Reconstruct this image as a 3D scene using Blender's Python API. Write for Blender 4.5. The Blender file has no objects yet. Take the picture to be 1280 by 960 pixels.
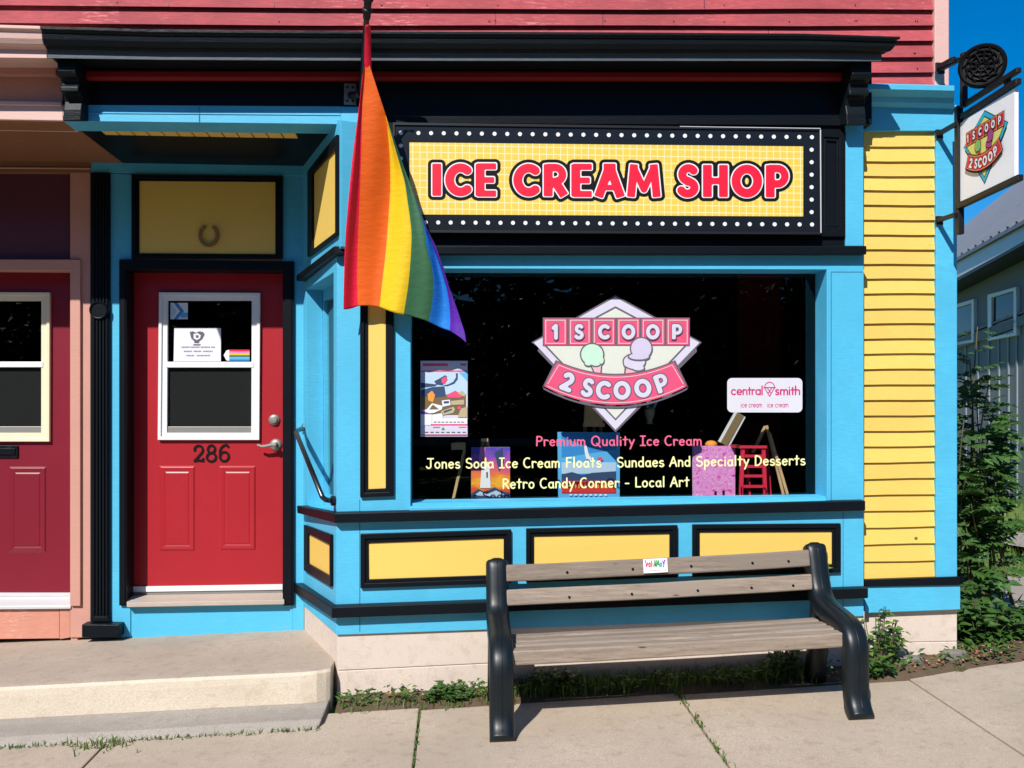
import bpy, bmesh, math, random
import numpy as np
from mathutils import Vector, Matrix
R = math.radians
rnd = random.Random(7)
scene = bpy.context.scene
col = scene.collection
# ------------------------------------------------------------------ camera
FPX, HZ, EYE, DIST = 1130.0, 523.0, 1.5, 4.79
YAW = math.atan(68.0 / FPX)
cam_d = bpy.data.cameras.new('camera'); cam = bpy.data.objects.new('camera', cam_d); col.objects.link(cam)
cam.location = (0, -DIST, EYE); cam.rotation_euler = (R(90), 0, -YAW)
cam_d.sensor_width = 36; cam_d.lens = 36 * FPX / 1280; cam_d.shift_y = (HZ - 480) / 1280
cam_d.clip_start = .05; cam_d.clip_end = 2000
scene.camera = cam
# ------------------------------------------------------------------ light
SUN = Vector((.5, 1.0, -1.0)).normalized()
w = bpy.data.worlds.new('World'); scene.world = w; w.use_nodes = True
nt = w.node_tree; bg = nt.nodes['Background']; sk = nt.nodes.new('ShaderNodeTexSky')
sk.sky_type = 'NISHITA'; sk.sun_disc = False
sk.sun_elevation = math.asin(-SUN.z); sk.sun_rotation = math.atan2(-SUN.x, -SUN.y)
sk.air_density = 1.0; sk.dust_density = 0.2; sk.ozone_density = 7.0
hs_ = nt.nodes.new('ShaderNodeHueSaturation'); hs_.inputs['Saturation'].default_value = 1.35; nt.links.new(sk.outputs[0], hs_.inputs['Color']); nt.links.new(hs_.outputs[0], bg.inputs[0]); bg.inputs[1].default_value = .10
sd = bpy.data.lights.new('sun', 'SUN'); so = bpy.data.objects.new('sun', sd); col.objects.link(so)
sd.energy = 4.6; sd.angle = R(.5); sd.color = (1, .955, .89)
so.rotation_euler = SUN.to_track_quat('-Z', 'Y').to_euler(); so.location = (-6, -12, 14)
vs = scene.view_settings; vs.view_transform = 'Standard'; vs.look = 'None'; vs.exposure = .32; vs.gamma = 1
scene.cycles.max_bounces = 8; scene.cycles.transparent_max_bounces = 16
# ------------------------------------------------------------------ measuring: photograph pixel -> point on a real plane
FW = Vector((math.sin(YAW), math.cos(YAW), 0)); RT = Vector((math.cos(YAW), -math.sin(YAW), 0))
CAM = Vector((0, -DIST, EYE))
def ray(px, py): return FW + RT * ((px - 640) / FPX) + Vector((0, 0, (HZ - py) / FPX))
def P(px, py, Y=0.0):
    d = ray(px, py); return CAM + d * ((Y + DIST) / d.y)
def PV(px, py, p0, n):
    d = ray(px, py); return CAM + d * ((p0 - CAM).dot(n) / d.dot(n))
def gz(X, Y):                                    # lie of the land: the street climbs to the right
    X = max(-9, min(3.3, X)); Y = max(-2.6, min(.3, Y))
    return .024 + .04 * (X - .2) + .04 * (Y + .62)
def PG(px, py):                                  # pixel -> ground
    d = ray(px, py); t = 4.0
    for _ in range(30):
        p = CAM + d * t; t += (gz(p.x, p.y) - p.z) / d.z
    return CAM + d * t
# ------------------------------------------------------------------ materials
MATS = {}
def newmat(name):
    m = bpy.data.materials.new(name); m.use_nodes = True; MATS[name] = m
    n = m.node_tree.nodes; return m, m.node_tree, n['Principled BSDF']
def mixc(nt, fac, a, b):
    mx = nt.nodes.new('ShaderNodeMix'); mx.data_type = 'RGBA'
    for s, v in ((0, fac), (6, a), (7, b)):
        if isinstance(v, bpy.types.NodeSocket): nt.links.new(v, mx.inputs[s])
        else: mx.inputs[s].default_value = v if s == 0 else (*v, 1)
    return mx.outputs[2]
def noise(nt, scale, stretch=(1, 1, 1), detail=5, rough=.6, off=(0, 0, 0)):
    tc = nt.nodes.new('ShaderNodeTexCoord'); mp = nt.nodes.new('ShaderNodeMapping')
    mp.inputs['Scale'].default_value = stretch; mp.inputs['Location'].default_value = off
    nt.links.new(tc.outputs['Object'], mp.inputs[0])
    t = nt.nodes.new('ShaderNodeTexNoise'); t.inputs['Scale'].default_value = scale
    t.inputs['Detail'].default_value = detail; t.inputs['Roughness'].default_value = rough
    nt.links.new(mp.outputs[0], t.inputs[0]); return t.outputs[0]
def ramp(nt, v, lo, hi):
    m = nt.nodes.new('ShaderNodeMapRange'); m.inputs[1].default_value = lo; m.inputs[2].default_value = hi
    nt.links.new(v, m.inputs[0]); return m.outputs[0]
def bump(nt, bs, h, strength, dist=.004):
    b = nt.nodes.new('ShaderNodeBump'); b.inputs['Strength'].default_value = strength; b.inputs['Distance'].default_value = dist
    nt.links.new(h, b.inputs['Height']); nt.links.new(b.outputs[0], bs.inputs['Normal'])
def k(c, f): return tuple(max(0, min(1, x * f)) for x in c)
def paint(name, c, rough=.5, var=.10, *a_, isl=0, **kw_):
    return _paint(name, c, rough, var, *a_, isl=isl, **kw_)
def _paint(name, c, rough=.5, var=.10, grain=(2, 2, 14), bs_=.25, wear=0, wearc=(.55, .5, .42), spec=.4, isl=0):
    m, nt, bs = newmat(name)
    n1 = noise(nt, 3.0, (1, 1, 1), 4); n2 = noise(nt, 9, grain, 6, .65)
    c1 = mixc(nt, ramp(nt, n1, .3, .7), k(c, 1 - var), k(c, 1 + var * .6))
    c2 = mixc(nt, ramp(nt, n2, .35, .75), c1, k(c, 1 - var * 1.3)) if var else c1
    if isl:
        g_ = nt.nodes.new('ShaderNodeNewGeometry'); hv = nt.nodes.new('ShaderNodeHueSaturation'); nt.links.new(c2, hv.inputs['Color'])
        mr = nt.nodes.new('ShaderNodeMapRange'); mr.inputs[3].default_value = 1 - isl; mr.inputs[4].default_value = 1 + isl * .4
        nt.links.new(g_.outputs['Random Per Island'], mr.inputs[0]); nt.links.new(mr.outputs[0], hv.inputs['Value']); c2 = hv.outputs[0]
    if wear:
        n3 = noise(nt, 7, grain, 8, .72, (3, 1, 5)); n4 = noise(nt, 1.3, (1, 1, 1), 3, .5, (8, 2, 1))
        ma = nt.nodes.new('ShaderNodeMath'); ma.operation = 'ADD'; nt.links.new(n3, ma.inputs[0]); nt.links.new(n4, ma.inputs[1])
        c2 = mixc(nt, ramp(nt, ma.outputs[0], 1.30 - wear, 1.36 - wear), c2, wearc)
    nt.links.new(c2, bs.inputs['Base Color'])
    bs.inputs['Roughness'].default_value = rough; bs.inputs['Specular IOR Level'].default_value = spec
    if bs_: bump(nt, bs, n2, bs_, .003)
    return m
def plain(name, c, rough=.55, metal=0, spec=.4):
    m, nt, bs = newmat(name); n1 = noise(nt, 12, detail=3)
    nt.links.new(mixc(nt, n1, k(c, .93), k(c, 1.07)), bs.inputs['Base Color'])
    bs.inputs['Roughness'].default_value = rough; bs.inputs['Metallic'].default_value = metal
    bs.inputs['Specular IOR Level'].default_value = spec; return m
def concrete(name, c, dark=.75, stain=(.2, .16, .12), st=.25, bs_=.5, speck=.72):
    m, nt, bs = newmat(name)
    big = noise(nt, 1.6, detail=6, rough=.62); fine = noise(nt, 130, detail=3, rough=.8); mid = noise(nt, 16, detail=5, rough=.7, off=(4, 4, 4))
    a = mixc(nt, ramp(nt, big, .32, .7), k(c, dark), k(c, 1.08))
    a = mixc(nt, ramp(nt, fine, .40, .62), k(c, speck), a)
    v = nt.nodes.new('ShaderNodeTexVoronoi'); v.inputs['Scale'].default_value = 90
    tc = nt.nodes.new('ShaderNodeTexCoord'); nt.links.new(tc.outputs['Object'], v.inputs[0])
    a = mixc(nt, ramp(nt, v.outputs['Distance'], .16, .1), a, k(c, 1 + (1 - speck) * 1.2))
    s = nt.nodes.new('ShaderNodeMath'); s.operation = 'MULTIPLY'; nt.links.new(ramp(nt, mid, .52, .75), s.inputs[0]); s.inputs[1].default_value = st
    a = mixc(nt, s.outputs[0], a, stain)
    nt.links.new(a, bs.inputs['Base Color']); bs.inputs['Roughness'].default_value = .9; bs.inputs['Specular IOR Level'].default_value = .2
    ad = nt.nodes.new('ShaderNodeMath'); ad.operation = 'ADD'; nt.links.new(fine, ad.inputs[0]); nt.links.new(mid, ad.inputs[1])
    bump(nt, bs, ad.outputs[0], bs_, .004); return m
def woodmat(name, c1, c2, stretch=(1, 14, 14), scale=4):
    m, nt, bs = newmat(name)
    n1 = noise(nt, scale, stretch, 7, .7); n2 = noise(nt, scale * 6, stretch, 4, .6, (2, 2, 2)); n3 = noise(nt, 2.2, (1, 3, 3), 2, .5, (5, 7, 2))
    a = mixc(nt, ramp(nt, n1, .35, .68), c1, c2); a = mixc(nt, ramp(nt, n2, .58, .72), a, k(c1, .55))
    a = mixc(nt, ramp(nt, n3, .45, .7), a, k(c2, .72))
    tc = nt.nodes.new('ShaderNodeTexCoord'); mp = nt.nodes.new('ShaderNodeMapping'); mp.inputs['Scale'].default_value = (2.6, 11, 11); nt.links.new(tc.outputs['Object'], mp.inputs[0])
    vo = nt.nodes.new('ShaderNodeTexVoronoi'); nt.links.new(mp.outputs[0], vo.inputs[0]); vo.inputs['Scale'].default_value = 1.3
    a = mixc(nt, ramp(nt, vo.outputs['Distance'], .085, .045), a, k(c1, .38))
    oi = nt.nodes.new('ShaderNodeObjectInfo'); hv = nt.nodes.new('ShaderNodeHueSaturation'); mr = nt.nodes.new('ShaderNodeMapRange'); mr.inputs[3].default_value = .84; mr.inputs[4].default_value = 1.14
    nt.links.new(oi.outputs['Random'], mr.inputs[0]); nt.links.new(mr.outputs[0], hv.inputs['Value']); nt.links.new(a, hv.inputs['Color']); a = hv.outputs[0]
    nt.links.new(a, bs.inputs['Base Color']); bs.inputs['Roughness'].default_value = .8; bump(nt, bs, n1, .5, .004); return m
def leafmat(name, ca, cb, trans=.25):
    m, nt, bs = newmat(name); n1 = noise(nt, 22, detail=2)
    g = nt.nodes.new('ShaderNodeNewGeometry')
    a = mixc(nt, g.outputs['Random Per Island'], ca, cb)
    a = mixc(nt, n1, k(ca, .8), a); nt.links.new(a, bs.inputs['Base Color'])
    bs.inputs['Roughness'].default_value = .5
    tr = nt.nodes.new('ShaderNodeBsdfTranslucent'); nt.links.new(a, tr.inputs[0])
    mx = nt.nodes.new('ShaderNodeMixShader'); mx.inputs[0].default_value = trans
    nt.links.new(bs.outputs[0], mx.inputs[1]); nt.links.new(tr.outputs[0], mx.inputs[2])
    nt.links.new(mx.outputs[0], nt.nodes['Material Output'].inputs[0]); return m
CY = (.085, .49, .74)
paint('blue', CY, var=.12, wear=.03, wearc=(.16, .42, .52))
paint('blue_worn', CY, var=.08, wear=.13, wearc=(.42, .36, .22))
paint('yellow', (.82, .56, .125), var=.05, bs_=.15)
paint('yellow_board', (.82, .56, .125), isl=.10, var=.08, bs_=.3)
paint('black', (.005, .0075, .011), rough=.42, var=.2, bs_=.3, wear=.03, wearc=(.07, .08, .08), spec=.14)
paint('cornice_black', (.007, .011, .014), rough=.42, var=.25, bs_=.5, wear=.06, wearc=(.09, .10, .10), spec=.16)
paint('cornice_grey', (.085, .105, .12), rough=.6, var=.2, bs_=.7, wear=.12, wearc=(.02, .025, .03))
paint('red_trim', (.30, .012, .014), rough=.5, var=.1)
paint('red_board', (.53, .088, .10), rough=.75, var=.30, bs_=.9, isl=.16, wear=.14, wearc=(.62, .17, .175))
paint('pink', (.60, .30, .235), rough=.55, var=.08, bs_=.3)
paint('pink_light', (.70, .46, .40), rough=.55, var=.06, bs_=.3)
paint('shaded_pink', (.26, .12, .055), rough=.6, var=.12, bs_=.2)  # pink taken down to brown: the recess's deep shade put into the colour
paint('salmon_worn', (.62, .27, .19), rough=.6, var=.12, bs_=.4, wear=.14, wearc=(.68, .45, .36))
paint('pink_cornerboard', (.74, .46, .40), rough=.6, var=.08, bs_=.3, wear=.08, wearc=(.45, .3, .26))
paint('door_red', (.39, .017, .026), rough=.36, var=.06, grain=(14, 2, 2), bs_=.10)
paint('door_maroon', (.20, .009, .024), rough=.4, var=.06, bs_=.08)
paint('maroon_panel', (.10, .025, .045), rough=.5, var=.08)
paint('white', (.78, .78, .79), rough=.4, var=.03, bs_=.05)
paint('cream_trim', (.78, .71, .50), rough=.45, var=.05, bs_=.1)
paint('sill_wood', (.50, .42, .35), rough=.7, var=.15, grain=(2, 14, 14))
concrete('foundation', (.67, .565, .48), .92, (.38, .28, .2), .5, .2, .90)
concrete('side_walk', (.53, .435, .335), .74, (.27, .19, .125), .55, .4, .74)
concrete('tread', (.50, .415, .33), .68, (.25, .18, .12), .5, .45, .76)
concrete('riser', (.67, .58, .455), .86, (.42, .29, .18), .45, .8, .86)
concrete('lower_concrete', (.41, .365, .315), .72, (.2, .17, .14), .4)
concrete('asphalt', (.15, .14, .125), .8)
concrete('dirt', (.16, .11, .07), .6, (.06, .045, .03), .6, 1.0)
concrete('stone', (.25, .23, .20), .6)
woodmat('bench_wood', (.185, .14, .105), (.35, .28, .22))
woodmat('easel_wood', (.50, .31, .14), (.62, .42, .22), (6, 6, 1))
paint('bench_plastic', (.006, .011, .015), rough=.40, var=.25, grain=(1, 1, 1), bs_=.16, wear=.055, wearc=(.035, .042, .046), spec=.4)
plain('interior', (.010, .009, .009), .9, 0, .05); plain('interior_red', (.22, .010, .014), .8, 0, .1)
plain('screen', (.013, .014, .014), .9, 0, .1); plain('iron_dark', (.003, .003, .0035), .5, 0, .12); plain('board_white', (.88, .88, .90), .5); plain('blue_seam', (.02, .15, .24), .8); plain('interior_grey', (.22, .24, .27), .8)
plain('chrome', (.62, .60, .58), .25, 1); plain('dark_metal', (.08, .075, .075), .3, .9)
plain('zinc', (.30, .29, .27), .5, .6); plain('alu', (.62, .63, .64), .45, .2); plain('iron', (.010, .010, .012), .45)
plain('horseshoe_metal', (.30, .15, .055), .5, .2)
plain('ink', (.005, .005, .006), .6, 0, .15); plain('sign_black', (.010, .012, .016), .25, 0, .5)
plain('sign_white', (.80, .80, .80), .5); plain('sign_red', (.80, .008, .040), .45)
plain('decal_pink', (.70, .075, .18), .6); plain('decal_lilac', (.60, .57, .68), .6); plain('decal_cream', (.64, .66, .58), .6)
plain('decal_green', (.50, .72, .56), .6); plain('decal_grey', (.12, .10, .13), .6); plain('decal_cone', (.75, .40, .46), .6)
plain('decal_violet', (.56, .51, .66), .6)
plain('vinyl_yellow', (.88, .82, .36), .6); plain('vinyl_pink', (.78, .12, .22), .6)
plain('decal_white', (.64, .62, .67), .6); plain('batten', (.24, .27, .31), .6); plain('paper', (.74, .74, .80), .6); plain('smith_magenta', (.55, .02, .17), .6)
plain('cyan_vinyl', (.02, .45, .62), .5); plain('yellow_vinyl', (.72, .68, .18), .5); plain('red_vinyl', (.62, .02, .05), .5)
plain('green_vinyl', (.22, .45, .14), .5); plain('plum_vinyl', (.35, .05, .22), .5)
plain('p_orange', (.85, .30, .04), .6); plain('p_violet', (.20, .06, .40), .6); plain('p_blue', (.03, .25, .60), .6); plain('p_sky', (.10, .42, .75), .6)
plain('p_navy', (.03, .06, .14), .6); plain('p_skyw', (.45, .60, .75), .6); plain('p_brown', (.16, .11, .05), .6); plain('p_tan', (.45, .38, .22), .6)
plain('p_red', (.65, .03, .03), .6); plain('p_rose', (.72, .22, .50), .6); plain('p_green', (.04, .30, .07), .6); plain('p_yellow', (.85, .62, .03), .6)
for nm, c in (('flag_red', (.90, .004, .05)), ('flag_orange', (.93, .145, .004)), ('flag_yellow', (.93, .64, .008)), ('flag_green', (.055, .19, .085)),
              ('flag_blue', (.012, .24, .78)), ('flag_purple', (.11, .012, .42))):
    m, nt_, bs = newmat(nm); n1 = noise(nt_, 90, detail=2); n2 = noise(nt_, 5, detail=3)
    c_ = mixc(nt_, n2, k(c, .9), k(c, 1.06)); nt_.links.new(c_, bs.inputs['Base Color'])
    bs.inputs['Roughness'].default_value = .6; n3 = noise(nt_, 16, (1, 1, 2.4), 5, .6); bump(nt_, bs, n3, .42, .008)
    tr = nt_.nodes.new('ShaderNodeBsdfTranslucent'); nt_.links.new(c_, tr.inputs[0])
    mx = nt_.nodes.new('ShaderNodeMixShader'); mx.inputs[0].default_value = .22
    nt_.links.new(bs.outputs[0], mx.inputs[1]); nt_.links.new(tr.outputs[0], mx.inputs[2]); nt_.links.new(mx.outputs[0], nt_.nodes['Material Output'].inputs[0])
def glassmat(name, tint, refl=1.0):
    m, nt, bs = newmat(name); nt.nodes.remove(bs)
    t = nt.nodes.new('ShaderNodeBsdfTransparent'); t.inputs[0].default_value = (*tint, 1)
    g = nt.nodes.new('ShaderNodeBsdfGlossy'); g.inputs['Roughness'].default_value = .01
    lw = nt.nodes.new('ShaderNodeLayerWeight'); lw.inputs[0].default_value = .5
    pw = nt.nodes.new('ShaderNodeMath'); pw.operation = 'POWER'; nt.links.new(lw.outputs['Facing'], pw.inputs[0]); pw.inputs[1].default_value = 5
    fr = nt.nodes.new('ShaderNodeMath'); fr.operation = 'MULTIPLY_ADD'; nt.links.new(pw.outputs[0], fr.inputs[0]); fr.inputs[1].default_value = .9; fr.inputs[2].default_value = .045
    n1 = noise(nt, .8, detail=1); bm = nt.nodes.new('ShaderNodeBump'); bm.inputs['Strength'].default_value = .05; bm.inputs['Distance'].default_value = .01
    nt.links.new(n1, bm.inputs['Height']); nt.links.new(bm.outputs[0], g.inputs['Normal'])
    mx = nt.nodes.new('ShaderNodeMixShader'); nt.links.new(fr.outputs[0], mx.inputs[0])
    nt.links.new(t.outputs[0], mx.inputs[1]); nt.links.new(g.outputs[0], mx.inputs[2])
    nt.links.new(mx.outputs[0], nt.nodes['Material Output'].inputs[0]); return m
glassmat('glass', (.90, .92, .92)); glassmat('dark_glass', (.35, .36, .37))
m, nt_, bs = newmat('grid_yellow')                      # the sign's printed yellow gingham
tc = nt_.nodes.new('ShaderNodeTexCoord'); sp = nt_.nodes.new('ShaderNodeSeparateXYZ'); nt_.links.new(tc.outputs['Object'], sp.inputs[0])
outs = []
for ax in (0, 2):
    a = nt_.nodes.new('ShaderNodeMath'); a.operation = 'PINGPONG'; nt_.links.new(sp.outputs[ax], a.inputs[0]); a.inputs[1].default_value = .0185
    outs.append(ramp(nt_, a.outputs[0], .0030, .0022))
mxm = nt_.nodes.new('ShaderNodeMath'); mxm.operation = 'MAXIMUM'; nt_.links.new(outs[0], mxm.inputs[0]); nt_.links.new(outs[1], mxm.inputs[1])
ml = nt_.nodes.new('ShaderNodeMath'); ml.operation = 'MULTIPLY'; nt_.links.new(mxm.outputs[0], ml.inputs[0]); ml.inputs[1].default_value = .62
nn = noise(nt_, 30, detail=2)
nt_.links.new(mixc(nt_, ml.outputs[0], mixc(nt_, nn, (.74, .52, .06), (.80, .585, .10)), (.88, .82, .55)), bs.inputs['Base Color']); bs.inputs['Roughness'].default_value = .4
m, nt_, bs = newmat('grey_siding')                      # vertical board siding
nt_.links.new(mixc(nt_, noise(nt_, 3, (3, 3, 1)), (.15, .165, .18), (.19, .205, .225)), bs.inputs['Base Color']); bs.inputs['Roughness'].default_value = .7
m, nt_, bs = newmat('metal_roof')
nt_.links.new(mixc(nt_, noise(nt_, 2, (1, 1, 1)), (.16, .175, .205), (.22, .235, .27)), bs.inputs['Base Color']); bs.inputs['Roughness'].default_value = .5; bs.inputs['Metallic'].default_value = .15
m, nt_, bs = newmat('art_pink')
nz = noise(nt_, 26, (1, 1, 1.4), 6, .62); cr = nt_.nodes.new('ShaderNodeValToRGB'); nt_.links.new(nz, cr.inputs[0])
els = cr.color_ramp.elements; els[0].position = .30; els[0].color = (.34, .03, .30, 1); els[1].position = .72; els[1].color = (.80, .55, .78, 1)
for p_, c_ in ((.42, (.70, .13, .48, 1)), (.50, (.80, .38, .68, 1)), (.57, (.60, .16, .52, 1)), (.64, (.82, .46, .74, 1))): e_ = els.new(p_); e_.color = c_
nt_.links.new(cr.outputs[0], bs.inputs['Base Color'])
m, nt_, bs = newmat('art_sunset')
tc = nt_.nodes.new('ShaderNodeTexCoord'); sp = nt_.nodes.new('ShaderNodeSeparateXYZ'); nt_.links.new(tc.outputs['Object'], sp.inputs[0]); nz = noise(nt_, 22, (.6, 1, 1.6), 5, .6)
ma = nt_.nodes.new('ShaderNodeMath'); ma.operation = 'MULTIPLY_ADD'; nt_.links.new(nz, ma.inputs[0]); ma.inputs[1].default_value = .16; nt_.links.new(sp.outputs[2], ma.inputs[2])
cr = nt_.nodes.new('ShaderNodeValToRGB'); nt_.links.new(ramp(nt_, ma.outputs[0], .08, .36), cr.inputs[0]); els = cr.color_ramp.elements
els[0].color = (.50, .02, .03, 1); els[1].color = (.10, .06, .45, 1)
for p_, c_ in ((.18, (.75, .10, .02, 1)), (.32, (.88, .45, .03, 1)), (.48, (.85, .20, .03, 1)), (.62, (.65, .08, .22, 1)), (.78, (.35, .08, .42, 1))): e_ = els.new(p_); e_.color = c_
nt_.links.new(cr.outputs[0], bs.inputs['Base Color'])
leafmat('leaf_dark', (.045, .125, .028), (.11, .25, .055)); leafmat('leaf_mid', (.04, .11, .018), (.10, .22, .035)); leafmat('leaf_lime', (.10, .20, .03), (.20, .32, .06))
leafmat('grass_blade', (.08, .16, .025), (.20, .30, .06)); leafmat('leaf_far', (.018, .032, .011), (.045, .075, .022), .15)
plain('stem', (.10, .09, .04), .8); plain('bark', (.09, .065, .045), .9)
m, nt_, bs = newmat('lawn'); nt_.links.new(mixc(nt_, ramp(nt_, noise(nt_, 6, detail=8, rough=.8), .35, .65), (.06, .12, .018), (.17, .25, .045)), bs.inputs['Base Color']); bs.inputs['Roughness'].default_value = .9
# ------------------------------------------------------------------ object helpers
ORG = {}
def link(o, parent=None):
    col.objects.link(o)
    if parent is not None: o.parent = parent
def tag(o, label=None, cat=None, group=None, kind=None):
    if label: o['label'] = label
    if cat: o['category'] = cat
    if group: o['group'] = group
    if kind: o['kind'] = kind
    return o
def thing(name, label, cat, loc, group=None):
    o = bpy.data.objects.new(name, None); o.empty_display_size = .1; link(o); o.location = loc
    ORG[o.name] = Vector(loc); return tag(o, label, cat, group)
class MB:
    def __init__(s): s.v = []; s.f = []; s.m = []; s.mats = []
    def mi(s, mat):
        if mat not in s.mats: s.mats.append(mat)
        return s.mats.index(mat)
    def add(s, vs, fs, mat):
        b = len(s.v); i = s.mi(mat); s.v += [Vector(v) for v in vs]
        for f in fs: s.f.append([b + q for q in f]); s.m.append(i)
        return s
    def prism(s, pts, off, mat):                         # polygon pts (CCW seen from the front) extruded by off
        n = len(pts); off = Vector(off)
        return s.add(list(pts) + [Vector(p) + off for p in pts], [list(range(n)), list(range(2 * n - 1, n - 1, -1))] + [[(i + 1) % n, i, n + i, n + (i + 1) % n] for i in range(n)], mat)
    def px(s, pts, Y, th, mat): return s.prism([P(x, y, Y) for x, y in pts][::-1], (0, th, 0), mat)
    def rect(s, x0, x1, tl, tr, bl, br, Y, th, mat): return s.px([(x0, tl), (x1, tr), (x1, br), (x0, bl)], Y, th, mat)
    def sheet(s, pts, mat): return s.add(pts, [list(range(len(pts)))], mat)
    def ring(s, outer, inner, Y, th, mat, bev=.0):       # picture-frame of px polygons
        n = len(outer); o = [P(x, y, Y) for x, y in outer]; i = [P(x, y, Y + bev) for x, y in inner]
        return s.loopring(o, i, (0, th, 0), mat)
    def loopring(s, o, i, off, mat):
        n = len(o); off = Vector(off); vs = o + i + [p + off for p in o] + [p + off for p in i]; fs = []
        for a in range(n):
            b = (a + 1) % n
            fs += [[b, a, n + a, n + b], [a, b, 2 * n + b, 2 * n + a], [n + b, n + a, 3 * n + a, 3 * n + b], [2 * n + a, 2 * n + b, 3 * n + b, 3 * n + a]]
        return s.add(vs, fs, mat)
    def box(s, a, b, mat):
        (x0, y0, z0), (x1, y1, z1) = a, b
        return s.prism([Vector((x0, y0, z0)), Vector((x1, y0, z0)), Vector((x1, y0, z1)), Vector((x0, y0, z1))], (0, y1 - y0, 0), mat)
    def bar(s, a, b, wx, wz, mat, up=(0, 0, 1)):         # rectangular bar a->b
        a, b = Vector(a), Vector(b); d = (b - a).normalized(); u = Vector(up); r = d.cross(u).normalized(); u = r.cross(d)
        q = [a + r * sx * wx / 2 + u * sz * wz / 2 for sx, sz in ((-1, -1), (1, -1), (1, 1), (-1, 1))]
        return s.prism(q, b - a, mat)
    def tube(s, path, rad, mat, n=10, cap=True):
        path = [Vector(p) for p in path]; rings = []; u = None
        for i, p in enumerate(path):
            d = (path[min(i + 1, len(path) - 1)] - path[max(i - 1, 0)]).normalized()
            if u is None: u = d.orthogonal().normalized()
            u = (u - d * u.dot(d)).normalized(); w_ = d.cross(u); r = rad[i] if isinstance(rad, (list, tuple)) else rad
            rings.append([p + (u * math.cos(t) + w_ * math.sin(t)) * r for t in [2 * math.pi * q / n for q in range(n)]])
        fs = [[i * n + q, i * n + (q + 1) % n, (i + 1) * n + (q + 1) % n, (i + 1) * n + q] for i in range(len(path) - 1) for q in range(n)]
        if cap: fs += [list(range(n))[::-1], [(len(path) - 1) * n + q for q in range(n)]]
        return s.add([p for r in rings for p in r], fs, mat)
    def lathe(s, c, axis, prof, mat, n=24):              # prof: (radius, along axis)
        axis = Vector(axis).normalized(); u = axis.orthogonal().normalized(); v = axis.cross(u); c = Vector(c)
        vs = [c + axis * h + (u * math.cos(2 * math.pi * q / n) + v * math.sin(2 * math.pi * q / n)) * r for r, h in prof for q in range(n)]
        fs = [[i * n + q, i * n + (q + 1) % n, (i + 1) * n + (q + 1) % n, (i + 1) * n + q] for i in range(len(prof) - 1) for q in range(n)]
        fs += [list(range(n))[::-1], [(len(prof) - 1) * n + q for q in range(n)]]
        return s.add(vs, fs, mat)
    def loft(s, sections, mat, closed=True, caps=True):  # list of equal-length point rings
        n = len(sections[0]); fs = []
        for i in range(len(sections) - 1):
            for q in range(n if closed else n - 1):
                fs.append([i * n + q, i * n + (q + 1) % n, (i + 1) * n + (q + 1) % n, (i + 1) * n + q])
        if caps and closed: fs += [list(range(n))[::-1], [(len(sections) - 1) * n + q for q in range(n)]]
        return s.add([p for r in sections for p in r], fs, mat)
    def leaf(s, p, d, nrm, L, W, mat, fold=.25):
        d = Vector(d).normalized(); nrm = Vector(nrm); sd_ = d.cross(nrm)
        if sd_.length < 1e-4: sd_ = d.orthogonal()
        sd_.normalize(); nn = sd_.cross(d); p = Vector(p)
        a = p + d * L * .4 + nn * L * .06; t = p + d * L - nn * L * .10
        l = p + d * L * .42 + sd_ * W / 2 + nn * W * fold; r = p + d * L * .42 - sd_ * W / 2 + nn * W * fold
        return s.add([p, l, a, r, t], [[0, 2, 1], [0, 3, 2], [2, 4, 1], [3, 4, 2]], mat)
    def build(s, name, parent=None, bevel=0, smooth=False, label=None, sub=0, fix=True):
        org = ORG[parent.name] if parent is not None else Vector((0, 0, 0))
        if parent is None and s.v:
            lo = [min(v[i] for v in s.v) for i in range(3)]; hi = [max(v[i] for v in s.v) for i in range(3)]
            org = Vector(((lo[0] + hi[0]) / 2, (lo[1] + hi[1]) / 2, lo[2]))
        me = bpy.data.meshes.new(name); me.from_pydata([v - org for v in s.v], [], s.f)
        for m_ in s.mats: me.materials.append(MATS[m_])
        me.polygons.foreach_set('material_index', s.m)
        if fix:
            bm = bmesh.new(); bm.from_mesh(me); bmesh.ops.recalc_face_normals(bm, faces=bm.faces[:]); bm.to_mesh(me); bm.free()
        if smooth:
            me.polygons.foreach_set('use_smooth', [True] * len(me.polygons))
        me.update(); o = bpy.data.objects.new(name, me); link(o, parent)
        if parent is None: o.location = org
        ORG[o.name] = org
        if sub:
            md = o.modifiers.new('sub', 'SUBSURF'); md.levels = sub; md.render_levels = sub
        if bevel:
            md = o.modifiers.new('bevel', 'BEVEL'); md.width = bevel; md.segments = 2; md.limit_method = 'ANGLE'; md.angle_limit = R(40)
        if label: o['label'] = label
        return o
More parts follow.
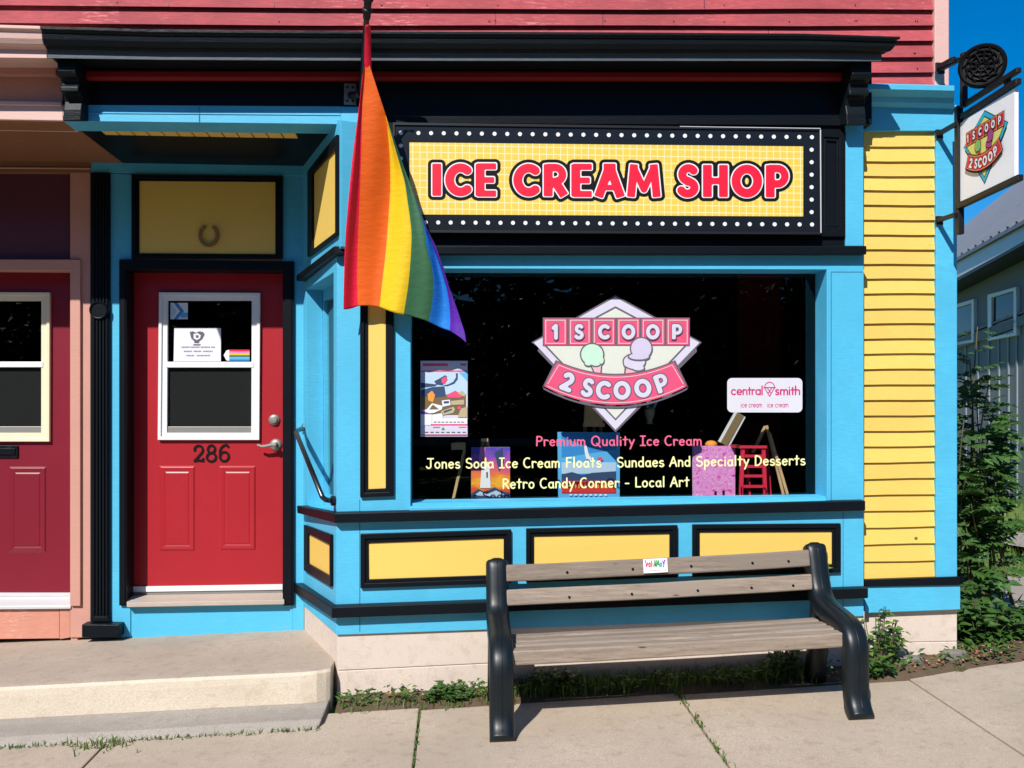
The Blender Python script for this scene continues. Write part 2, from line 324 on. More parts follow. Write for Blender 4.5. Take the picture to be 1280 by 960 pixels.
# ------------------------------------------------------------------ lettering: strokes -> distance field -> outline mesh
def arc(cx, cy, rx, ry, a0, a1, n=18):
    return [(cx + rx * math.cos(R(a0 + (a1 - a0) * i / n)), cy + ry * math.sin(R(a0 + (a1 - a0) * i / n))) for i in range(n + 1)]
def L(*p): return list(p)
X = .62
COMIC = {
 'P': (.62, [L((.08, 0), (.1, 1)), L((.1, .98)) + arc(.30, .74, .26, .25, 80, -90) + L((.1, .48))]),
 'r': (.46, [L((.08, 0), (.07, X)), arc(.27, .36, .20, .25, 175, 40)]),
 'e': (.56, [L((.08, .32), (.48, .36)) + arc(.28, .31, .22, .30, 10, 318)]),
 'm': (.84, [L((.07, 0), (.07, X)), arc(.23, .40, .16, .21, 180, 0) + L((.39, 0)), arc(.56, .40, .16, .21, 180, 0) + L((.73, 0))]),
 'i': (.22, [L((.1, 0), (.1, .58)), L((.1, .84), (.1, .87))]),
 'u': (.56, [L((.07, X)) + arc(.26, .22, .18, .21, 180, 350), L((.46, X), (.47, 0))]),
 'Q': (.92, [arc(.42, .5, .37, .5, 0, 360, 30), L((.52, .24), (.86, -.14))]),
 'a': (.58, [arc(.27, .3, .21, .29, 20, 340), L((.47, .6), (.47, .2), (.53, .01))]),
 'l': (.22, [L((.1, 0), (.1, 1.05))]),
 't': (.46, [L((.22, .95), (.21, .02)), L((.02, .64), (.42, .65))]),
 'y': (.54, [L((.04, X), (.26, .06)), L((.49, X), (.12, -.36))]),
 'I': (.52, [L((.26, 1), (.26, 0)), L((.04, 1), (.48, 1)), L((.04, 0), (.48, 0))]),
 'C': (.70, [arc(.40, .5, .35, .5, 58, 305)]),
 'c': (.52, [arc(.28, .31, .22, .30, 50, 312)]),
 'J': (.68, [L((.12, 1), (.66, 1)), L((.42, 1)) + arc(.22, .22, .20, .22, 0, -170)]),
 'o': (.58, [arc(.28, .31, .22, .30, 0, 360, 24)]),
 'n': (.54, [L((.07, 0), (.07, X)), arc(.26, .38, .18, .23, 180, 0) + L((.45, 0))]),
 's': (.48, [arc(.24, .46, .17, .145, 40, 260) + arc(.24, .155, .19, .155, 85, -150)]),
 'S': (.66, [arc(.34, .75, .25, .24, 40, 260) + arc(.33, .25, .27, .25, 85, -155)]),
 'd': (.58, [arc(.26, .3, .21, .29, 20, 340), L((.47, 1.02), (.48, 0))]),
 'F': (.60, [L((.1, 0), (.1, 1)), L((.1, .98), (.56, 1)), L((.1, .52), (.48, .53))]),
 'A': (.72, [L((.03, 0), (.38, 1)), L((.38, 1), (.68, 0)), L((.16, .36), (.56, .36))]),
 'p': (.56, [L((.08, .6), (.08, -.38)), arc(.28, .31, .21, .29, 160, -160)]),
 'D': (.72, [L((.1, 0), (.1, 1)), L((.1, 1)) + arc(.18, .5, .46, .5, 80, -80) + L((.1, 0))]),
 'R': (.64, [L((.1, 0), (.1, 1)), L((.1, .98)) + arc(.28, .75, .25, .23, 80, -90) + L((.1, .5)), L((.26, .5), (.6, 0))]),
 'L': (.58, [L((.1, 1), (.1, .02), (.54, .02))]),
 '-': (.46, [L((.06, .38), (.38, .38))]), ' ': (.32, []), 'h': (.56, [L((.07, 0), (.07, 1.02)), arc(.26, .38, .18, .23, 180, 0) + L((.45, 0))]),
 '.': (.22, [L((.1, .3), (.1, .32))]),
}
BOLD = {  # cap height 1, skeleton of a heavy stroke
 'I': (.34, [L((.17, .14), (.17, .86))]), 'C': (.80, [arc(.46, .5, .31, .36, 52, 308, 26)]),
 'E': (.66, [L((.17, .14), (.17, .86)), (.70, L((.17, .905), (.55, .905))), (.66, L((.17, .5), (.50, .5))), (.70, L((.17, .095), (.55, .095)))]),
 'R': (.74, [L((.17, .14), (.17, .86)), (.85, L((.17, .88)) + arc(.37, .67, .21, .21, 90, -90) + L((.17, .46))), L((.38, .44), (.57, .14))]),
 'A': (.86, [L((.15, .12), (.40, .84)), L((.46, .84), (.71, .12)), (.9, L((.36, .885), (.50, .885))), (.62, L((.27, .29), (.58, .29)))]),
 'M': (1.0, [(.9, L((.14, .12), (.21, .88))), (.74, L((.24, .84), (.50, .24), (.76, .84))), (.9, L((.79, .88), (.86, .12)))]),
 'S': (.66, [(.92, arc(.34, .69, .18, .19, 38, 268, 20) + arc(.31, .30, .20, .18, 88, -152, 20))]),
 'H': (.80, [L((.17, .14), (.17, .86)), L((.63, .14), (.63, .86)), (.72, L((.17, .5), (.63, .5)))]),
 'O': (.90, [arc(.45, .5, .31, .36, 0, 360, 36)]), 'P': (.72, [L((.17, .14), (.17, .86)), (.85, L((.17, .88)) + arc(.38, .65, .21, .23, 90, -90) + L((.17, .42)))]),
 '1': (.46, [L((.28, .12), (.28, .88), (.12, .74))]), '2': (.66, [arc(.32, .66, .19, .21, 150, -35) + L((.14, .13), (.55, .13))]), ' ': (.34, []),
}
ROUND = {  # geometric sans for the small sticker
 'c': (.58, [arc(.29, .29, .25, .28, 45, 315)]), 'e': (.60, [L((.05, .29), (.54, .29)) + arc(.29, .29, .25, .28, 0, 312)]),
 'n': (.56, [L((.06, 0), (.06, .57)), arc(.27, .35, .20, .21, 180, 0) + L((.47, 0))]), 't': (.36, [L((.16, .82), (.16, 0)), L((.0, .55), (.33, .55))]),
 'r': (.38, [L((.06, 0), (.06, .57)), arc(.25, .34, .19, .22, 170, 60)]), 'a': (.62, [arc(.29, .29, .24, .28, 0, 360), L((.53, .57), (.53, 0))]),
 'l': (.20, [L((.07, 0), (.07, .98))]), 's': (.46, [arc(.22, .42, .15, .14, 40, 260) + arc(.21, .14, .16, .14, 85, -150)]),
 'm': (.86, [L((.06, 0), (.06, .57)), arc(.24, .37, .17, .19, 180, 0) + L((.41, 0)), arc(.59, .37, .17, .19, 180, 0) + L((.77, 0))]),
 'i': (.20, [L((.07, 0), (.07, .56)), L((.07, .80), (.07, .82))]), 'h': (.56, [L((.06, 0), (.06, .98)), arc(.27, .35, .20, .21, 180, 0) + L((.47, 0))]),
 ' ': (.34, []), '.': (.30, [L((.12, .27), (.12, .30))]),
}
def glyph_sdf(strokes, gx, gy, hw, flat):
    out = np.full(gx.shape, 9.0)
    hw0 = hw
    for st in strokes:
        hw = hw0
        if isinstance(st, tuple): hw = hw0 * st[0]; st = st[1]
        if flat and len(st) == 2:
            (ax, ay), (bx, by) = st; ln = math.hypot(bx - ax, by - ay) or 1e-6; ux, uy = (bx - ax) / ln, (by - ay) / ln
            rx = gx - (ax + bx) / 2; ry = gy - (ay + by) / 2
            qx = abs(rx * ux + ry * uy) - (ln / 2 + hw * .9) + .02; qy = abs(-rx * uy + ry * ux) - hw + .02
            out = np.minimum(out, np.hypot(np.maximum(qx, 0), np.maximum(qy, 0)) + np.minimum(np.maximum(qx, qy), 0) - .02); continue
        for (ax, ay), (bx, by) in zip(st, st[1:]):
            dx, dy = bx - ax, by - ay; l2 = dx * dx + dy * dy or 1e-9
            t = np.clip(((gx - ax) * dx + (gy - ay) * dy) / l2, 0, 1)
            out = np.minimum(out, np.hypot(gx - ax - t * dx, gy - ay - t * dy) - hw)
    return out
def contour(field, xs, ys):                              # polygons where field < 0 (marching squares, runs merged)
    polys = []; ny, nx = field.shape; ins = field < 0
    full = ins[:-1, :-1] & ins[1:, :-1] & ins[:-1, 1:] & ins[1:, 1:]; anyc = ins[:-1, :-1] | ins[1:, :-1] | ins[:-1, 1:] | ins[1:, 1:]
    for j in range(ny - 1):
        i = 0
        while i < nx - 1:
            if full[j, i]:
                i0 = i
                while i < nx - 1 and full[j, i]: i += 1
                polys.append([(xs[i0], ys[j]), (xs[i], ys[j]), (xs[i], ys[j + 1]), (xs[i0], ys[j + 1])]); continue
            if anyc[j, i]:
                c = [(i, j), (i + 1, j), (i + 1, j + 1), (i, j + 1)]; pl = []
                for a in range(4):
                    (i0, j0), (i1, j1) = c[a], c[(a + 1) % 4]; f0, f1 = field[j0, i0], field[j1, i1]
                    if f0 < 0: pl.append((xs[i0], ys[j0]))
                    if (f0 < 0) != (f1 < 0):
                        t = f0 / (f0 - f1); pl.append((xs[i0] + t * (xs[i1] - xs[i0]), ys[j0] + t * (ys[j1] - ys[j0])))
                if len(pl) >= 3: polys.append(pl)
            i += 1
    return polys
def text_polys(font, text, hw, offs=(0,), flat=False, cells=14, gap=0.0, joined=False):
    """list (one per offset) of polygons in text space (cap height 1) and the total advance"""
    out = [[] for _ in offs]; x = 0.0; items = []
    for ch in text:
        adv, st = font[ch]; items.append(([(s_[0], [(a + x, b) for a, b in s_[1]]) if isinstance(s_, tuple) else [(a + x, b) for a, b in s_] for s_ in st], x, adv)); x += adv + gap
    groups = [([s_ for it in items for s_ in it[0]], 0, x)] if joined else items
    mx = hw + max(offs) + .05
    for st, x0, adv in groups:
        if not st: continue
        raw = [s_[1] if isinstance(s_, tuple) else s_ for s_ in st]
        ax = [p[0] for s_ in raw for p in s_]; ay = [p[1] for s_ in raw for p in s_]
        xs = np.arange(min(ax) - mx, max(ax) + mx + 1 / cells, 1 / cells); ys = np.arange(min(ay) - mx, max(ay) + mx + 1 / cells, 1 / cells)
        gx, gy = np.meshgrid(xs, ys); f = glyph_sdf(st, gx, gy, hw, flat)
        for q, o in enumerate(offs): out[q] += contour(f - o, xs, ys)
    return out, x
def put_text(mb, font, text, hw, mp, mats, offs=(0,), lifts=(0,), **kw):
    """mp(u 0..1 along the line, v in cap heights, lift) -> world point"""
    polys, adv = text_polys(font, text, hw, offs, **kw)
    for q in range(len(offs)):
        vs, fs = [], []
        for pl in polys[q]:
            fs.append(list(range(len(vs), len(vs) + len(pl)))); vs += [mp(x / adv, y, lifts[q]) for x, y in pl]
        mb.add(vs, fs, mats[q])
def line_map(x0, y0, x1, y1, h, Y):                      # baseline px -> plane Y
    return lambda u, v, lift: P(x0 + (x1 - x0) * u, y0 + (y1 - y0) * u - v * h, Y - lift)
# ================================================================== SETTING
g = MB()
def sheet_grid(mb, xs, ys, zf, mat):
    vs = [Vector((x, y, zf(x, y))) for y in ys for x in xs]; n = len(xs)
    mb.add(vs, [[j * n + i, j * n + i + 1, (j + 1) * n + i + 1, (j + 1) * n + i] for j in range(len(ys) - 1) for i in range(n - 1)], mat)
gx = [-400, -120, -40, -15, -9, -6, -3, -1.5, -.6, .6, 1.8, 2.6, 3.3, 4.5, 6, 9, 14, 40, 120, 400]
gy = [-400, -100, -40, -12, -5, -2.6, -1.5, -.8, -.1, .15, .3, 1, 2, 4, 8, 16, 40, 120, 400]
sheet_grid(g, gx, gy, lambda x, y: gz(x, y) - (.26 if y < -2.55 else .03), 'lawn')
tag(g.build('ground'), kind='structure')
sw = MB(); JX = [-9.2, -7.9, -6.6, -5.25, -3.95, -2.75, -1.66, -.19, 1.135, 2.37, 3.66, 4.95, 6.2, 7.5]
for a, b in zip(JX, JX[1:]):
    x0, x1 = a + .005, b - .005; y0 = -2.5
    yb = -.185 + .02 * (rnd.random() - .5); yb2 = -.175 + .02 * (rnd.random() - .5)
    if a > 2.3: yb = -.165 if a < 3 else .21; yb2 = .21
    lift = rnd.uniform(-.004, .004)
    top = [Vector((x0, y0, gz(x0, y0) + lift)), Vector((x1, y0, gz(x1, y0) + lift)), Vector((x1, yb2, gz(x1, yb2) + lift)), Vector((x0, yb, gz(x0, yb) + lift))]
    sw.prism([p for p in top], (0, 0, -.12), 'side_walk')
tag(sw.build('sidewalk', bevel=.006), kind='structure')
kb = MB()
for a, b in zip(JX, JX[1:]):
    kb.prism([Vector((a + .003, -2.66, gz(a, -2.6))), Vector((b - .003, -2.66, gz(b, -2.6))), Vector((b - .003, -2.502, gz(b, -2.6))), Vector((a + .003, -2.502, gz(a, -2.6)))], (0, 0, -.3), 'lower_concrete')
tag(kb.build('kerb', bevel=.01), kind='structure')
rd = MB(); sheet_grid(rd, [-120, -40, -9, -6, -3, 0, 3.3, 9, 40, 120], [-11.5, -8, -5, -2.665], lambda x, y: gz(x, -2.6) - .15, 'asphalt')
tag(rd.build('road'), kind='structure')
dm = MB(); xs = [-.62 + .1 * i for i in range(42)]
dv = []
for x in xs:
    for y, h in ((-.21, -.012), (-.13, .006), (-.06, .02), (.12, .035)):
        y += max(0, x - 2.37) * .30
        dv.append(Vector((x, y + rnd.uniform(-.012, .012), gz(x, y) + h + rnd.uniform(-.006, .008))))
dm.add(dv, [[i * 4 + q, (i + 1) * 4 + q, (i + 1) * 4 + q + 1, i * 4 + q + 1] for i in range(len(xs) - 1) for q in range(3)], 'dirt')
tag(dm.build('soil_strip', smooth=True), kind='structure')
pth = MB(); vs = [(9.0, 8.0), (11.5, 8.6), (12.5, 5.8), (6.0, 4.2), (5.2, 2.4), (4.4, 3.2), (6.0, 6.4)]
for pts in ([(1200, 664), (1500, 700), (1500, 728), (1200, 679)], [(1214, 728), (1420, 738), (1420, 800), (1252, 772)]):
    gp = [PG(x, y) for x, y in pts]; pth.add([Vector((p.x, p.y, p.z + .004 + .06 * (p.y > 1))) for p in gp], [[0, 1, 2, 3]], 'lower_concrete')
tag(pth.build('path', fix=False), kind='structure')

# ================================================================== ICE CREAM SHOP
YB, YD = .84, .97                                         # back wall of the entry, face of its door
shop = thing('ice_cream_shop', 'blue and yellow wooden ice cream shop with red clapboard upper storey and red door', 'shop', (1.0, .5, 0))
# ---- bay front
m = MB()
m.px([(421, 318), (513, 318), (513, 629), (513, 641), (420.5, 644)], 0, .15, 'blue')
m.px([(513, 318), (1079.5, 318), (1079.5, 336.8), (513, 335.3)], 0, .15, 'blue')
m.px([(1033.5, 336.7), (1079.5, 336.8), (1079.5, 630), (1033.5, 631)], 0, .16, 'blue')
m.px([(1036, 339), (1038.5, 339), (1038.5, 626), (1036, 626)], -.006, .006, 'blue')
m.px([(513, 629), (1033.5, 620.5), (1033.5, 631), (513, 641)], .02, .13, 'blue')
m.px([(1039, 339.5), (1079, 339.5), (1079, 340.4), (1039, 340.4)], -.0012, .001, 'blue_seam'); m.px([(1038.7, 340), (1039.5, 340), (1039.5, 627), (1038.7, 627)], -.0012, .001, 'blue_seam')
m.px([(449.2, 624), (450, 624), (450, 641), (449.2, 641)], -.0012, .001, 'blue_seam')
m.build('window_surround', shop, .003)
sl = MB(); a, b, c, d = P(513, 624.5, .15), P(1033.5, 617.5, .15), P(1034, 626, -.02), P(512, 634, -.02)
sl.prism([d, c, b, a], (0, 0, -.03), 'blue'); sl.build('window_sill', shop, .003)
m = MB(); m.px([(426, 133), (449, 133), (449, 308), (426, 308)], 0, .15, 'blue'); m.build('corner_post', shop, .003)
m = MB(); m.px([(1057, 155), (1079.5, 155), (1079.5, 307.5), (1057, 307.5)], 0, .15, 'blue')
m.build('corner_post', shop, .003)
m = MB(); m.px([(420.5, 650), (1079.5, 634), (1079.5, 770), (420.5, 793.5)], 0, .15, 'blue')
m.px([(449.2, 652), (450.2, 652), (450.2, 790), (449.2, 790)], -.0012, .001, 'blue_seam'); m.px([(1053.5, 640), (1054.3, 640), (1054.3, 768), (1053.5, 768)], -.0012, .001, 'blue_seam')
m.build('apron_board', shop, .003)
# splay plane
pA, pB = P(421, 523, 0), P(379, 523, YB); pB.z = pA.z
sd_ = (pA - pB).normalized(); sn = Vector((-sd_.y, sd_.x, 0));
if sn.y > 0: sn = -sn
if sn.x > 0: sn = Vector((sn.x, sn.y, 0))
def S(px, py, out=0.0): return PV(px, py, pA + sn * out, sn)
def sp(mb, pts, out, th, mat): return mb.prism([S(x, y, out) for x, y in pts], -sn * th, mat)
def sring(mb, o, i, out, th, mat): return mb.loopring([S(x, y, out) for x, y in o], [S(x, y, out) for x, y in i], -sn * th, mat)
def slope_px(xa, ya, xb, yb, x): return ya + (yb - ya) * (x - xa) / (xb - xa)
m = MB()
sp(m, [(378.5, 199), (421, 150), (426, 150), (426, 308), (421, 318), (378.5, 352)], 0, .1, 'blue')          # above the ledge
sp(m, [(378.5, 350), (382.5, 347), (384.5, 632), (378.5, 634)], 0, .1, 'blue')
sp(m, [(382.5, 348), (417, 319), (417, 340.5), (382.5, 362)], 0, .1, 'blue')
sp(m, [(417, 318), (421, 316), (421, 645), (417, 645)], 0, .1, 'blue')
sp(m, [(378.5, 632), (420.5, 643), (420.5, 793), (378.5, 756)], 0, .1, 'blue')
m.build('entry_side_wall', shop, .002)
# side window of the bay
sw_ = MB(); O = [(382.5, 362), (417, 340.5), (417, 641), (384.5, 632)]
o = [S(x, y, -.001) for x, y in O]; sw_.loft([o, [p - sn * .13 for p in o]], 'blue', caps=False)
i0 = [p - sn * .10 for p in o]; cen = sum(i0, Vector()) / 4
sw_.loopring(i0, [p + (cen - p) * Vector((.10, .10, .10)).x for p in i0], -sn * .03, 'blue')
sidew = sw_.build('side_window', shop, fix=False)
q = MB(); q.sheet([p - sn * .12 for p in o], 'glass'); q.build('window_pane', sidew, fix=False)
# panels: yellow field + stepped black moulding
def panel(name, o, i, Y, mat='yellow', lab=None):
    p = MB(); p.px([((a[0] + b[0]) / 2, (a[1] + b[1]) / 2) for a, b in zip(o, i)], Y - .004, .004, mat); fo = p.build(name, shop, label=lab)
    t = MB(); mid = [(a[0] * .45 + b[0] * .55, a[1] * .45 + b[1] * .55) for a, b in zip(o, i)]
    t.ring(o, mid, Y - .022, .022, 'black'); t.ring([(a[0] * .5 + b[0] * .5, a[1] * .5 + b[1] * .5) for a, b in zip(o, i)], i, Y - .012, .012, 'black')
    t.build('panel_moulding', fo, .003); return fo
panel('apron_panel', [(450.5, 667.5), (639, 662), (639, 729), (450.5, 735.5)], [(460.6, 679), (629.6, 672.8), (629.6, 718.5), (461, 724.3)], 0)
panel('apron_panel', [(657.8, 660.8), (847.3, 656.6), (847.3, 722), (657.8, 728.3)], [(667.5, 670.5), (837, 667.2), (837, 712), (667.5, 718)], 0)
panel('apron_panel', [(866, 655.8), (1051.3, 654.4), (1051.3, 715.7), (866, 721.5)], [(874.8, 665.4), (1040.3, 664.5), (1040.3, 706.5), (874.8, 711.6)], 0)
panel('upright_panel', [(450, 328), (492, 328), (492, 620.3), (450, 621.8)], [(459.8, 338), (482, 338), (482, 610.3), (459.8, 611.4)], 0)
def spanel(name, o, i):
    p = MB(); sp(p, [((a[0] + b[0]) / 2, (a[1] + b[1]) / 2) for a, b in zip(o, i)], .004, .004, 'yellow'); fo = p.build(name, shop)
    t = MB(); sring(t, o, i, .018, .018, 'black'); t.build('panel_moulding', fo, .003)
spanel('entry_side_panel', [(384, 214), (420, 168), (420, 293.5), (384, 321)], [(389.8, 217.5), (418.7, 184.5), (418.7, 290.5), (389.8, 312.5)])
spanel('entry_side_panel', [(379.5, 656), (412.8, 668.5), (412.8, 733.5), (379.5, 713)], [(384.2, 666.5), (411.6, 680.5), (411.6, 720.5), (384.2, 704.5)])
# ledges running round the corner: front piece + splay piece
def ledge(name, fr, spl, out, mat='black'):
    """fr: TL TR BR BL pixels on the nose plane; spl: back-top, back-bottom pixels"""
    p = MB(); tl, tr, br, bl = [P(x, y, -out) for x, y in fr]
    bt, bb = S(*spl[0], out), S(*spl[1], out)
    back = lambda v, d: Vector((v.x, d, v.z + .008))
    p.prism([bl, br, tr, tl], (0, out + .003, .004), mat)
    ct, cb = tl.copy(), bl.copy(); ct.x -= .001; cb.x -= .001
    p.prism([cb, ct, bt, bb], -sn * (out + .003), mat)
    return p.build(name, shop, .005)
ledge('header_ledge', [(417.5, 307.5), (1083.5, 307.2), (1083.5, 318), (417.5, 318)], [(370.5, 344), (370.5, 351.5)], .055)
ledge('sill_ledge', [(417.5, 641.5), (1082, 626), (1082, 638.5), (419, 654)], [(371, 632), (371.5, 641.5)], .05)
ledge('base_band', [(415, 759), (1085.5, 735.5), (1085.5, 748), (415, 773)], [(366.5, 728.5), (366.5, 739.5)], .055)
# foundation
m = MB()
m.px([(422, 788), (1081, 764), (1081, 806), (422, 838.2)], .015, .2, 'foundation'); m.px([(422, 839), (1081, 806.8), (1081, 872), (422, 930)], .013, .2, 'foundation')
sp(m, [(378.5, 752), (422, 788), (422, 930), (378.5, 850)], -.008, .15, 'foundation')
m.px([(1079, 764), (1196.5, 759), (1196.5, 801.5), (1079, 803.8)], .115, .2, 'foundation'); m.px([(1079, 804.5), (1196.5, 802.2), (1196, 870), (1079, 890)], .112, .2, 'foundation')
m.build('foundation', shop, .004)
# ---- black sign band, frieze, beam
m = MB()
m.px([(449, 96), (1090, 96), (1090, 155.5), (1057, 155.5), (1057, 309), (449, 309)], .012, .14, 'black')
m.px([(98, 96), (449, 96), (449, 134), (98, 134)], .014, .14, 'black')
m.ring([(1024, 164), (1057, 165), (1057, 296), (1024, 296)], [(1030, 171), (1049.5, 172), (1049.5, 284), (1030, 284)], -.006, .018, 'black')
m.ring([(1030, 171), (1049.5, 172), (1049.5, 284), (1030, 284)], [(1033.5, 176), (1046, 177), (1046, 280), (1033.5, 280)], .002, .01, 'black')
m.px([(495, 145), (1056, 149), (1056, 157), (495, 154)], -.004, .016, 'black')
m.build('frieze', shop, .003)
m = MB(); m.px([(96, 87), (1066, 89), (1066, 99.5), (96, 98.5)], -.03, .044, 'red_trim'); m.build('frieze_moulding', shop, .012)
m = MB(); m.px([(79, 131), (426, 133), (426, 155), (79, 151)], 0, .165, 'blue'); m.px([(79, 140.2), (425, 143.0), (425, 144.0), (79, 141.2)], -.004, .004, 'blue'); m.px([(248.5, 133), (249.3, 133), (249.3, 152.5), (248.5, 152.5)], -.0052, .001, 'blue_seam'); m.build('entry_beam', shop, .003)
# ---- cornice: one profile along the street, painted black here and pink next door
PROF = [(-.268, 0), (-.268, .10), (-.258, .145), (-.252, .20), (-.247, .40), (-.232, .58), (-.212, .66), (-.207, .71), (-.197, .725), (-.197, 1.0), (-.165, 1.0), (-.155, .97)]
def cornice(stations, mitre, mat_a, mat_b, name, parent):
    secs = []
    for i, (x, yt, yb) in enumerate(stations):
        X0 = P(x, yb, -.197).x; s_ = []
        for Y, f_ in PROF:
            q = P(x, yt + (yb - yt) * f_, Y); q.x = X0 + (mitre * (-.197 - Y) if i == len(stations) - 1 else 0); s_.append(q)
        zt, zb = s_[0].z, s_[-1].z
        for Y, z in ((.10, zb), (.14, zb), (.14, zt + .025)):
            s_.append(Vector((X0, Y, z)))
        secs.append(s_)
    mb = MB(); n = len(secs[0]); base = [p for s_ in secs for p in s_]
    fa, fb = [], []
    for i in range(len(secs) - 1):
        for q in range(n):
            (fb if q == 8 else fa).append([i * n + q, i * n + (q + 1) % n, (i + 1) * n + (q + 1) % n, (i + 1) * n + q])
    fa += [list(range(n))[::-1], [(len(secs) - 1) * n + q for q in range(n)]]
    mb.add(base, fa, mat_a); i = mb.mi(mat_b)
    for f_ in fb: mb.f.append(f_); mb.m.append(i)
    return mb.build(name, parent, .003)
cornice([(59, 32.6, 72.9), (200, 36.9, 75.0), (400, 38.4, 76.0), (600, 39.3, 76.4), (800, 40.2, 76.4), (1000, 41.5, 76.4), (1102.5, 45.0, 76.9)], .9, 'cornice_black', 'cornice_grey', 'cornice', shop)
def bracket(x0, x1, ytop, ybot, name='cornice_bracket'):
    prof = [(-.155, 0), (-.155, .22), (-.145, .30), (-.115, .36), (-.11, .44), (-.122, .46), (-.122, .54), (-.085, .58), (-.072, .70), (-.085, .82), (-.085, .90), (-.092, .92), (-.092, 1.0), (.02, 1.0), (.02, 0)]
    mb = MB(); secs = []
    for x in (x0, x1):
        X_ = P(x, ybot, -.09).x; s_ = []
        for Y, f_ in prof:
            q = P(x, ytop + (ybot - ytop) * f_, Y); q.x = X_; s_.append(q)
        secs.append(s_)
    mb.loft(secs, 'cornice_black'); return mb.build(name, shop, .006)
bracket(78.5, 101.5, 71, 151.5); bracket(1058.5, 1083, 74, 157)
# ---- upper storey: lapped boards
m = MB(); ST = (-420, 0, 200, 400, 620, 800, 1000, 1168.5)
lerp3 = lambda x, l_, m_, r_: l_ + (m_ - l_) * (x + 420) / 820 if x < 400 else m_ + (r_ - m_) * (x - 400) / 768.5
lines = [[lerp3(x, 2.5 + 23.5 * i, 10.5 + 21.0 * i, 11.7 + 19.7 * i) for x in ST] for i in range(-9, 6)]
wobble = lambda x, y: .8 * math.sin(x * .011 + y * 1.7) + .5 * math.sin(x * .037 + y * 3.1)
for a, b in zip(lines, lines[1:]):
    secs = []
    for x, yt, yb in zip(ST, a, b):
        yt += wobble(x, yt); yb += wobble(x, yb)
        secs.append([P(x, yt - 1, .155), P(x, yb, .125), P(x, yb, .145), P(x, yt - 1, .175)])
    m.loft(secs, 'red_board')
for x, i in ((619, 9), (753, 9), (342, 8), (960, 10), (210, 8), (1075, 11), (880, 8)):
    t0, t1 = lerp3(x, *[q_ + o_ * i2 for q_, o_, i2 in ((2.5, 23.5, i - 9), (10.5, 21, i - 9), (11.7, 19.7, i - 9))]), lerp3(x, *[q_ + o_ * i2 for q_, o_, i2 in ((2.5, 23.5, i - 8), (10.5, 21, i - 8), (11.7, 19.7, i - 8))])
    m.prism([P(x, t1 - 1.5, .1235), P(x + .9, t1 - 1.5, .1235), P(x + .9, t0 + 1.5, .152), P(x, t0 + 1.5, .152)], (0, .002, 0), 'maroon_panel')
for i in range(60):
    x = rnd.choice((30, 150, 262, 345, 480, 530, 615, 623, 740, 757, 840, 905, 990, 1070, 1145)) + rnd.uniform(-4, 4); j = rnd.randint(8, 13)
    y = lerp3(x, 2.5 + 23.5 * (j - 9), 10.5 + 21.0 * (j - 9), 11.7 + 19.7 * (j - 9)) - rnd.uniform(4, 6)
    m.lathe(P(x, y, .128), (0, -1, 0), [(.004, 0), (.003, .0022)], 'maroon_panel', 6)
m.build('upper_clapboard_wall', shop)
m = MB(); m.rect(1168.5, 1186, -175, -175, 108, 108, .115, .08, 'pink_cornerboard'); m.build('upper_corner_board', shop, .003)
# ---- right side bay: yellow lapped boards, corner board, crown
ylin = [163, 182.7, 201.3, 219.7, 237.7, 256, 274.7, 293.3, 311.7, 330, 348.3, 366.7, 385.7, 404.3, 423.3, 442, 461.3, 481, 500.3, 519.7, 539, 558.3, 578.3, 598.7, 619, 639, 659.7, 680.7, 702.3, 724]
m = MB()
for a, b in zip(ylin, ylin[1:]):
    secs = []
    for x, dx in ((1079.5, 0), (1110, 30), (1140, 60), (1171, 92)):
        sa, sb = dx * -.000055 * (a - 310) + .35 * math.sin(dx * .05 + a), dx * -.000055 * (b - 310) + .35 * math.sin(dx * .05 + b)
        secs.append([P(x, a + sa - .5, .115), P(x, b + sb, .100), P(x, b + sb, .112), P(x, a + sa - .5, .13)])
    m.loft(secs, 'yellow_board')
m.px([(1078, 150), (1172, 150), (1172, 728), (1078, 728)], .131, .05, 'yellow_board')
for a in ylin[1:]:
    for x in (1086, 1164):
        if rnd.random() < .8: m.lathe(P(x + rnd.uniform(-2, 2), a - rnd.uniform(4, 6), .1045), (0, -1, 0), [(.0035, 0), (.0025, .002)], 'p_tan', 6)
m.lathe(P(1145, 673, .104), (0, -1, 0), [(.010, 0), (.006, .004)], 'p_brown', 8); m.build('side_clapboard_wall', shop)
m = MB(); m.rect(1170.5, 1196.5, 162, 162, 723, 722, .085, .08, 'blue'); m.build('corner_board', shop, .003)
m = MB(); m.px([(1079, 131), (1196, 131), (1196.5, 163.5), (1079, 163.5)], .088, .08, 'blue')
secs = [[P(x, 105 + e, -.01), P(x, 111 + e, -.01), P(x, 113 + e, .0), P(x, 120 + e, .04), P(x, 127 + e, .05), P(x, 133 + e, .075), P(x, 134 + e, .09), P(x, 104 + e, .12)] for x, e in ((1080, 0), (1173, 2), (1193, 2.5))]
m.loft(secs, 'blue'); m.build('crown_moulding', shop, .002)
m = MB(); m.px([(1081, 725), (1201, 721), (1201, 731), (1081, 733)], .065, .04, 'black'); m.build('base_trim', shop, .003)
m = MB(); m.px([(1081, 733), (1200.5, 731), (1200.5, 762), (1081, 766.5)], .08, .06, 'blue'); m.build('base_board', shop, .003)
